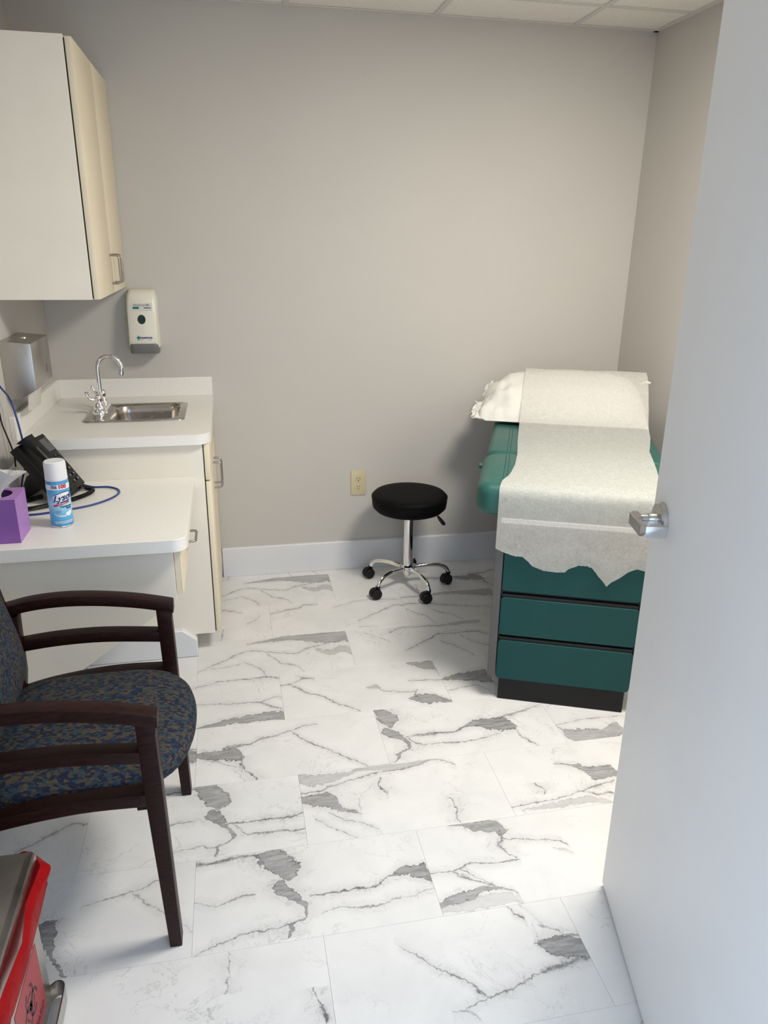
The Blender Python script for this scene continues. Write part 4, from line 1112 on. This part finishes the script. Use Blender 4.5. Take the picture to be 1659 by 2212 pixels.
# seat cushion: rounded plan with a bowed front, crowned top
def seat():
    bm = NB()
    rings = []
    xc, yc = 0.36, 1.614
    def outline(inset):
        out = []
        N = 72
        for k in range(N):
            a = 2 * PI * k / N
            ca, sa = math.cos(a), math.sin(a)
            n_ = 4.2
            q = (abs(ca) ** n_ + abs(sa) ** n_) ** (-1 / n_)
            hx = 0.225; hy = 0.236
            x = ca * q * (hx - inset); y = sa * q * (hy - inset)
            if x > 0: x += 0.040 * (1 - (y / hy) ** 2) * (x / hx)
            if x > 0.0: y *= 1.0
            out.append((xc + x, yc + y))
        return out
    for inset, z in ((0.06, 0.404), (0.022, 0.406), (0.006, 0.416), (0.0, 0.432), (0.004, 0.450), (0.016, 0.464), (0.045, 0.474), (0.09, 0.481), (0.14, 0.485), (0.19, 0.487)):
        rings.append([(x, y, z - 0.012 * (0.55 - x)) for x, y in outline(inset)])
    loops(bm, rings)
    return bm
obj('seat', seat(), M['fabric'], t, angle=80)
def back():
    bm = NB()
    NS, NTT = 24, 20
    yc, hy = 1.614, 0.228
    def P(s, q, side):
        # s across -1..1, q up -1..1
        e = max(0, 1 - abs(s) ** 4) ** 0.5 * max(0, 1 - abs(q) ** 5) ** 0.5
        z = 0.690 + 0.255 * q
        cx = 0.118 + 0.030 * math.cos((q + 0.35) * 1.5) - 0.16 * max(0, z - 0.56) - 0.05 * max(0, 0.5 - z)
        th = (0.062 if side > 0 else 0.030) * e
        return (cx + side * th, yc + hy * s, z)
    grid = {}
    for side in (1, -1):
        for i in range(NS + 1):
            for j in range(NTT + 1):
                s, q = -1 + 2 * i / NS, -1 + 2 * j / NTT
                bd = i in (0, NS) or j in (0, NTT)
                key = (i, j, 0 if bd else side)
                if key not in grid: grid[key] = bm.verts.new(P(s, q, side))
    for side in (1, -1):
        for i in range(NS):
            for j in range(NTT):
                ks = []
                for a, b in ((i, j), (i + 1, j), (i + 1, j + 1), (i, j + 1)):
                    ks.append(grid[(a, b, 0 if a in (0, NS) or b in (0, NTT) else side)])
                if side < 0: ks.reverse()
                bm.faces.new(ks)
    return bm
obj('backrest', back(), M['fabric'], t, angle=80)
for ya, yb in ((1.352, 1.378), (1.850, 1.876)):
    obj('back_post', prism(NB(), [(0.128, 0.60), (0.158, 0.60), (0.130, 0.76), (0.085, 0.93), (0.058, 0.93), (0.10, 0.76)], 'y', ya, yb, 0.002, 1), M['wood'], t)
    
# ================================================================== STEP CAN WITH RED BAG
t = thing('waste_can', 'brushed steel step-on waste can with red biohazard sticker', 'waste bin', (0.155, 1.085, 0))
cx0, cx1, cy0, cy1 = 0.022, 0.302, 0.915, 1.247
obj('body', rslab(NB(), cx0, cx1, cy0, cy1, 0.012, 0.388, 0.012, 0.003, 5, 2), M['steel'], t)
obj('base', B(cx0 + 0.01, cx1 - 0.01, cy0 + 0.01, cy1 - 0.01, 0.0005, 0.014), M['black_plastic'], t, smooth=False)
bm = NB()
loops(bm, [[(a, b, 0.392) for a, b in rrect(0.017, 0.318, 0.905, 1.252, 0.004, 3)], [(a, b, 0.407) for a, b in rrect(0.017, 0.318, 0.905, 1.252, 0.004, 3)],
           [(a, b, 0.412) for a, b in rrect(0.020, 0.315, 0.908, 1.249, 0.004, 3)], [(a, b, 0.410) for a, b in rrect(0.032, 0.303, 0.92, 1.237, 0.004, 3)]])
obj('lid', bm, M['steel'], t, angle=25)
pp = catmull([(0.296, 1.235, 0.030), (0.312, 1.250, 0.030), (0.326, 1.246, 0.030), (0.331, 1.228, 0.030), (0.332, 1.16, 0.030), (0.332, 1.02, 0.030), (0.331, 0.94, 0.030), (0.318, 0.922, 0.030), (0.296, 0.925, 0.030)], 5)
bm = NB()
rings = []
for p, tt, u_, v_ in frames(pp):
    nn = Vector((tt.y, -tt.x, 0)).normalized() * 0.0016
    zz = Vector((0, 0, 0.021))
    rings.append([p + nn - zz, p + nn + zz, p - nn + zz, p - nn - zz])
loops(bm, rings)
obj('pedal_bar', bm, M['steel'], t, angle=40)
sg = obj('biohazard_sticker', B(cx1 + 0.0002, cx1 + 0.0009, 1.040, 1.200, 0.050, 0.223), M['sign_red'], t, smooth=False, label='red biohazard sticker')
def ring_poly(bm, c, r0, r1, a0, a1, n=24):
    vi, vo = [], []
    for k in range(n + 1):
        a = a0 + (a1 - a0) * k / n
        vi.append((c[0] + r0 * math.cos(a), c[1] + r0 * math.sin(a))); vo.append((c[0] + r1 * math.cos(a), c[1] + r1 * math.sin(a)))
    V0 = [bm.verts.new((cx1 + 0.0013, y, z)) for y, z in vi]; V1 = [bm.verts.new((cx1 + 0.0013, y, z)) for y, z in vo]
    for k in range(n): bm.faces.new((V0[k], V0[k + 1], V1[k + 1], V1[k]))
bm = NB()
sc_, syc, szc = 0.0185, 1.120, 0.150
for k in range(3):
    a = R(90 + 120 * k)
    c = (syc + sc_ * 1.15 * math.cos(a), szc + sc_ * 1.15 * math.sin(a))
    ring_poly(bm, c, sc_ * 1.10, sc_ * 1.42, a + R(28), a + R(332), 30)
ring_poly(bm, (syc, szc), sc_ * 0.30, sc_ * 0.52, 0, 2 * PI, 20)
ring_poly(bm, (syc, szc), sc_ * 1.30, sc_ * 1.52, R(-60), R(0), 10); ring_poly(bm, (syc, szc), sc_ * 1.30, sc_ * 1.52, R(60), R(120), 10); ring_poly(bm, (syc, szc), sc_ * 1.30, sc_ * 1.52, R(180), R(240), 10)
obj('biohazard_symbol', bm, M['sign_ink'], sg, smooth=False, recalc=False)
bm = text_mesh('BIOHAZARD', 0.024)
bm.transform(Matrix(((0, 0, 1, cx1 + 0.0012), (1, 0, 0, 1.120), (0, 1, 0, 0.076), (0, 0, 0, 1))))
obj('lettering', bm, M['sign_ink'], sg, smooth=False)
# bag rim folded over the can under the lid
def bagf(a, b):
    ring = rrect(cx0 - 0.004, cx1 + 0.004, cy0 - 0.004, cy1 + 0.002, 0.02, 8)
    n_ = len(ring)
    f_ = (a * n_) % n_; i = int(f_); p = Vector((*ring[i % n_], 0)).lerp(Vector((*ring[(i + 1) % n_], 0)), f_ - i)
    cen = Vector(((cx0 + cx1) / 2, (cy0 + cy1) / 2, 0))
    out = (p - cen); out.z = 0
    nz = noise.noise(Vector((p.x * 46, p.y * 46, b * 3.4 + 3)))
    bulge = 0.030 * math.sin(min(1, 0.12 + b * 1.0) * PI) ** 0.8 + 0.017 * nz + 0.008
    bulge = max(bulge, 0.004)
    nrm = Vector((1 if abs(out.x) / (cx1 - cx0) > abs(out.y) / (cy1 - cy0) else 0, 0, 0))
    nrm = Vector((math.copysign(1, out.x), 0, 0)) if nrm.x else Vector((0, math.copysign(1, out.y), 0))
    drop = 0.105 + 0.045 * noise.noise(Vector((p.x * 9, p.y * 9, 7.7)))
    drop *= 0.45 + 0.55 * (1 - abs((p.y - 1.09) / 0.19) ** 3 * 0.6)
    return p + nrm * bulge + Vector((0, 0, 0.3915 - drop * b))
bm = NB()
NU, NV = 120, 8
g = [[bm.verts.new(bagf(i / NU, j / NV)) for j in range(NV + 1)] for i in range(NU)]
for i in range(NU):
    for j in range(NV):
        bm.faces.new((g[i][j], g[(i + 1) % NU][j], g[(i + 1) % NU][j + 1], g[i][j + 1]))
bmesh.ops.solidify(bm, geom=bm.faces[:], thickness=0.0005)
solo('waste_bag', bm, M['bag'], 'shiny red plastic bag folded over the rim of the steel can', 'bag', (0.162, 1.08, 0.30), angle=60)

# ================================================================== OUTLET
t = thing('wall_outlet', 'ivory double power outlet on the back wall', 'outlet', (1.341, D, 0.454))
obj('plate', box(NB(), 1.3035, 1.3785, D - 0.006, D - 0.0003, 0.390, 0.519, 0.003, 2), M['ivory'], t)
for z in (0.4745, 0.4345):
    bm = lathe(NB(), [(0, 0), (0.0165, 0), (0.016, 0.002), (0, 0.0022)], (1.341, D - 0.006, z), 24, Vector((0, -1, 0)))
    s = obj('socket', bm, M['ivory'], t)
    bm = NB()
    for dx in (-0.0062, 0.0062): box(bm, 1.341 + dx - 0.0012, 1.341 + dx + 0.0012, D - 0.0086, D - 0.0080, z - 0.001, z + 0.0075)
    lathe(bm, [(0, 0), (0.0026, 0), (0.0026, 0.0005), (0, 0.0005)], (1.341, D - 0.0081, z - 0.008), 12, Vector((0, -1, 0)))
    obj('slots', bm, M['dark'], s, smooth=False)
obj('screw', lathe(NB(), [(0, 0), (0.003, 0), (0.0025, 0.001), (0, 0.0012)], (1.341, D - 0.006, 0.4545), 12, Vector((0, -1, 0))), M['ivory'], t)

# ================================================================== ROLLING STOOL
SX, SY = 1.541, 3.172
t = thing('stool', 'round black vinyl rolling stool on a chrome five-leg base', 'stool', (SX, SY, 0))
S0 = (SX, SY, 0)
obj('seat', lathe(NB(), [(0, 0.392), (0.120, 0.390), (0.158, 0.397), (0.172, 0.412), (0.175, 0.430), (0.176, 0.452), (0.1745, 0.464), (0.166, 0.473), (0.14, 0.4775), (0.09, 0.479), (0, 0.480)], S0, 64), M['black_vinyl'], t, angle=60)
obj('piping', tube(NB(), [(SX + 0.1755 * math.cos(a), SY + 0.1755 * math.sin(a), 0.459) for a in [2 * PI * k / 64 for k in range(65)]], 0.0028, 6), M['black_vinyl'], t, angle=80)
obj('collar', lathe(NB(), [(0, 0.36), (0.024, 0.36), (0.026, 0.372), (0.026, 0.392), (0, 0.392)], S0, 24), M['black_plastic'], t)
obj('column', lathe(NB(), [(0, 0.10), (0.0245, 0.10), (0.0235, 0.23), (0.0235, 0.362), (0, 0.362)], S0, 32), M['chrome'], t)
obj('hub', lathe(NB(), [(0, 0.058), (0.018, 0.058), (0.022, 0.064), (0.024, 0.085), (0.038, 0.096), (0.038, 0.108), (0.030, 0.114), (0, 0.114)], S0, 32), M['chrome'], t)
lv = obj('height_lever', tube(NB(), [(SX + 0.03, SY - 0.03, 0.388), (SX + 0.115, SY - 0.055, 0.384), (SX + 0.128, SY - 0.06, 0.365)], 0.0035, 8), M['black_plastic'], t, angle=60)
obj('paddle', tube(NB(), [(SX + 0.124, SY - 0.059, 0.372), (SX + 0.134, SY - 0.062, 0.358), (SX + 0.150, SY - 0.068, 0.337), (SX + 0.156, SY - 0.07, 0.331)], [0.005, 0.0085, 0.0095, 0.005], 10), M['black_plastic'], lv, angle=60)
for k in range(5):
    a = R(142 + 72 * k)
    d = Vector((math.cos(a), math.sin(a), 0))
    c = Vector(S0)
    prof = [(0.020, 0.094), (0.06, 0.100), (0.10, 0.103), (0.14, 0.101), (0.172, 0.093), (0.192, 0.078), (0.201, 0.058)]
    pts = catmull([c + d * r_ + Vector((0, 0, z)) for r_, z in prof], 5)
    obj('leg', tube(NB(), pts, [0.0125 - 0.0025 * i / len(pts) for i in range(len(pts))], 14), M['chrome'], t, angle=60)
    wa = R((205, 200, 190, 215, 120)[k])
    wd = Vector((math.cos(wa), math.sin(wa), 0)); wn = Vector((-wd.y, wd.x, 0))
    st = c + d * 0.202
    wc = st + wd * 0.013 + Vector((0, 0, 0.0255))
    cs = obj('caster', lathe(NB(), [(0, 0), (0.0095, 0), (0.0095, 0.022), (0.0115, 0.024), (0.0115, 0.034), (0, 0.034)], st + Vector((0, 0, 0.028)), 16), M['black_plastic'], t)
    bm = NB()
    # hood over the twin wheels
    n_ = 14
    ri = []; 
    for s_ in (-0.0215, 0.0215):
        ring = []
        for q in range(n_ + 1):
            b_ = R(-18 + 216 * q / n_)
            ring.append(wc + wn * s_ * 0.42 + (wd * math.cos(b_) + Vector((0, 0, 1)) * math.sin(b_)) * 0.0275)
        ring.append(wc + wn * s_ * 0.42)
        ri.append(ring)
    loops(bm, ri)
    obj('hood', bm, M['black_plastic'], cs)
    for s_ in (-1, 1):
        obj('wheel', lathe(NB(), [(0, -0.0065), (0.020, -0.0065), (0.0245, -0.0045), (0.0252, 0), (0.0245, 0.0045), (0.0215, 0.0068), (0.014, 0.0062), (0, 0.0070)], wc + wn * s_ * 0.0155, 28, wn * s_), M['black_plastic'], cs)

# ================================================================== EXAM TABLE
EX, EY, EA = 1.656, 2.177, math.atan2(-0.167, 0.409)
t = thing('exam_table', 'teal vinyl exam table with three teal drawers and black base', 'exam table', (EX, EY, 0), EA)
U0, U1 = -0.125, 0.560
ZT = 0.820
def L(name, bm, m, par=t, **k): return obj(name, bm, M[m], par, local=True, **k)
L('seat_pad', rslab(NB(), U0, U1, -0.006, 0.418, 0.708, ZT, 0.050, 0.034, 8, 6), 'teal_vinyl', angle=60)
L('back_pad', rslab(NB(), U0 + 0.006, U1 - 0.006, 0.420, 1.225, 0.715, ZT - 0.001, 0.045, 0.030, 8, 6), 'teal_vinyl', angle=60)
for uu in (-0.040, -0.028):
    L('stitching', tube(NB(), [(uu, 0.02, ZT + 0.0004), (uu, 0.39, ZT + 0.0004)], 0.0011, 6), 'teal_laminate', smooth=True)
    L('stitching', tube(NB(), [(uu, 0.45, ZT - 0.0006), (uu, 1.18, ZT - 0.0006)], 0.0011, 6), 'teal_laminate', smooth=True)
L('body', B(-0.018, 0.452, 0.022, 1.12, 0.088, 0.708), 'table_body', smooth=False)
L('base', B(-0.004, 0.438, 0.0, 1.08, 0.0008, 0.088, 0.002, 1), 'kick')
L('side_panel', B(-0.047, -0.019, -0.006, 1.12, 0.094, 0.592, 0.0015, 1), 'table_metal')
L('side_panel', B(0.453, 0.481, -0.006, 1.12, 0.094, 0.592, 0.0015, 1), 'table_metal')
L('front_bar', B(-0.047, 0.481, -0.004, 0.02, 0.594, 0.622, 0.002, 1), 'kick')
L('front_trim', B(-0.035, 0.470, -0.008, 0.004, 0.690, 0.7075, 0.002, 1), 'white_plastic')
for z0, z1 in ((0.086, 0.243), (0.266, 0.412), (0.438, 0.590)):
    bm = NB()
    prism(bm, [(p[0], p[1]) for p in rrect(-0.016, 0.450, z0, z1, 0.012, 4)], 'y', -0.002, 0.020, 0.0015, 1)
    dr_ = L('drawer', bm, 'teal_laminate')
    L('finger_pull', B(-0.012, 0.446, 0.004, 0.0215, z1 + 0.0005, z1 + 0.012), 'dark', dr_, smooth=False)
L('release_knob', lathe(NB(), [(0, 0), (0.009, 0.002), (0.012, 0.012), (0.010, 0.024), (0, 0.026)], (U0 + 0.006, 0.40, 0.765), 16, Vector((-1, 0, 0.2))), 'teal_vinyl')

# pillow in a paper cover -----------------------------------------------------
PV = [(0.872, 0.000), (0.885, 0.045), (0.92, 0.095), (0.98, 0.150), (1.05, 0.187), (1.11, 0.203), (1.16, 0.195), (1.195, 0.150), (1.212, 0.0)]
def pil_h(v):
    if v <= PV[0][0] or v >= PV[-1][0]: return 0.0
    for (a, b), (c, d) in zip(PV, PV[1:]):
        if a <= v <= c: return b + (d - b) * (v - a) / (c - a)
    return 0.0
def smooth_h(v): return (pil_h(v - 0.012) + 2 * pil_h(v) + pil_h(v + 0.012)) / 4
PU0, PU1 = -0.190, 0.545
def pillow_top(u, v):
    s = (u - (PU0 + PU1) / 2) / ((PU1 - PU0) / 2)
    e = max(0.0, 1 - abs(s) ** (6 if s > 0 else 3.2)) ** 0.55
    return smooth_h(v) * e
t2 = thing('pillow', 'white pillow in a crinkled paper cover on the exam table', 'pillow', (EX, EY, ZT), EA)
bm = NB()
NU, NV = 60, 34
rows = []
for i in range(NU + 1):
    ring = []
    u_ = PU0 + (PU1 - PU0) * i / NU
    s = -1 + 2 * i / NU
    for j in range(NV + 1):
        v_ = 0.872 + (1.212 - 0.872) * j / NV
        pinch = 1 - 0.18 * abs(s) ** 4
        vv = 1.042 + (v_ - 1.042) * pinch
        h_ = pillow_top(u_, v_)
        amp = 0.004 + 0.055 * max(0, -s - 0.5)
        cr_ = noise.noise(Vector((u_ * 26, v_ * 20, 1.3))) * amp + abs(noise.noise(Vector((u_ * 60, v_ * 48, 4.4)))) * amp * 0.8
        ring.append((u_ + (0.02 * noise.noise(Vector((v_ * 30, 2.2, 9.1))) if i == 0 else 0), vv, 0.004 + max(0.0, h_ + (cr_ if 0 < j < NV else 0) + (0.012 if s < -0.9 else 0.004))))
    for j in range(NV, -1, -6):
        v_ = 0.872 + (1.212 - 0.872) * j / NV
        ring.append((u_, 1.042 + (v_ - 1.042) * (1 - 0.18 * abs(s) ** 4) * 0.97, 0.002))
    rows.append(ring)
loops(bm, rows)
obj('pillow_body', bm, M['pillow'], t2, local=True, angle=70)
bm = NB()
def flap(a, b):
    s = a * 2 - 1
    return (PU0 + 0.015 - 0.040 * b + 0.022 * noise.noise(Vector((a * 6, b * 3, 2))), 0.90 + 0.15 * a + 0.012 * noise.noise(Vector((a * 5, b * 4, 8))), 0.020 + 0.030 * math.sin(a * 7) * b * 0.4 + 0.04 * a + 0.012 * noise.noise(Vector((a * 9, b * 5, 5))))
sheet(bm, flap, 18, 6, 0.0008)
obj('cover_end', bm, M['pillow'], t2, local=True, angle=80)
bm = NB()
def flap2(a, b):
    return (PU0 + 0.045 - 0.035 * b + 0.015 * noise.noise(Vector((a * 7, b * 3, 12))), 1.04 + 0.11 * a, 0.05 + 0.10 * a * (1 - 0.4 * b) + 0.014 * noise.noise(Vector((a * 9, b * 5, 15))))
sheet(bm, flap2, 16, 6, 0.0008)
obj('cover_end', bm, M['pillow'], t2, local=True, angle=80)
obj('cover_tab', tube(NB(), catmull([(PU1 - 0.02, 1.15, 0.165), (PU1 + 0.005, 1.145, 0.172), (PU1 + 0.016, 1.14, 0.165)], 4), [0.007, 0.006, 0.006, 0.005, 0.005, 0.005, 0.006, 0.007, 0.004], 7), M['pillow'], t2, local=True, angle=80)

# table paper: from behind the pillow, over it, along the table and down the front
prof = []
for k in range(12): 
    v_ = 1.175 - (1.175 - 0.93) * k / 11
    prof.append((v_, ZT + smooth_h(v_) + 0.012))
prof += [(0.90, ZT + 0.094), (0.875, ZT + 0.062), (0.845, ZT + 0.038), (0.80, ZT + 0.020), (0.74, ZT + 0.010), (0.66, ZT + 0.006), (0.55, ZT + 0.005), (0.42, ZT + 0.005), (0.30, ZT + 0.004), (0.15, ZT + 0.004), (0.05, ZT + 0.003), (0.018, ZT + 0.001), (0.0, ZT - 0.008), (-0.012, ZT - 0.026), (-0.015, ZT - 0.06), (-0.0145, 0.72), (-0.014, 0.66)]
pc = catmull([(0, a, b) for a, b in prof], 3)
plen = [0.0]
for i in range(1, len(pc)): plen.append(plen[-1] + (pc[i] - pc[i - 1]).length)
def ledge(v): # left edge of the paper
    pts = [(-0.02, -0.047), (0.0, -0.047), (0.05, -0.040), (0.12, -0.018), (0.25, -0.004), (0.40, 0.0), (0.60, -0.004), (0.85, -0.004), (1.2, 0.010)]
    for (a, b), (c, d) in zip(pts, pts[1:]):
        if v <= c: return b + (d - b) * (v - a) / (c - a)
    return 0.010
def redge(v):
    pts = [(-0.02, 0.470), (0.05, 0.474), (0.3, 0.492), (0.55, 0.500), (0.62, 0.512), (0.75, 0.530), (1.2, 0.536)]
    for (a, b), (c, d) in zip(pts, pts[1:]):
        if v <= c: return b + (d - b) * (v - a) / (c - a)
    return 0.536
torn = [(-0.047, 0.600), (-0.03, 0.592), (0.0, 0.582), (0.02, 0.577), (0.045, 0.577), (0.06, 0.566), (0.081, 0.545), (0.12, 0.532), (0.165, 0.530), (0.19, 0.533), (0.20, 0.546), (0.215, 0.553), (0.233, 0.562), (0.262, 0.562), (0.279, 0.555), (0.30, 0.528), (0.318, 0.510), (0.329, 0.493), (0.345, 0.512), (0.37, 0.530), (0.39, 0.550), (0.398, 0.556), (0.42, 0.567), (0.434, 0.564), (0.455, 0.560), (0.48, 0.548)]
def tear(u):
    for (a, b), (c, d) in zip(torn, torn[1:]):
        if u <= c: return b + (d - b) * (max(u, a) - a) / (c - a) + 0.002 * noise.noise(Vector((u * 190, 0, 3)))
    return torn[-1][1]
bm = NB()
NA = 96
rows = []
for p in pc:
    v_ = p.y
    a0, a1 = ledge(max(v_, -0.02)), redge(max(v_, -0.02))
    row = []
    for i in range(NA + 1):
        u_ = a0 + (a1 - a0) * i / NA
        wob = 0.0022 * noise.noise(Vector((u_ * 6, v_ * 6, p.z * 5))) + 0.0022
        if v_ > 0.86: row.append((u_, p.y, p.z + wob * 2))
        elif v_ > 0.03: row.append((u_, p.y, p.z + wob * 0.6))
        else: row.append((u_, p.y - wob * 0.6, p.z))
    rows.append(row)
last = rows[-1]
for q in range(1, 7):
    rows.append([(u_, y_ - 0.002 * noise.noise(Vector((u_ * 7, q * 0.4, 1))), 0.66 + (tear(u_) - 0.66) * q / 6) for u_, y_, z_ in last])
grid = [[bm.verts.new(p) for p in row] for row in rows]
for i in range(len(grid) - 1):
    for j in range(NA):
        bm.faces.new((grid[i][j], grid[i][j + 1], grid[i + 1][j + 1], grid[i + 1][j]))
bm.transform(Matrix.Translation((0, 0, -ZT)))
o = obj('table_paper', bm, M['table_paper'], None, local=True, angle=80)
o.location = (EX, EY, ZT); o.rotation_euler = (0, 0, EA)
props(o, 'torn white paper sheet draped along the exam table and over its front', 'paper sheet')
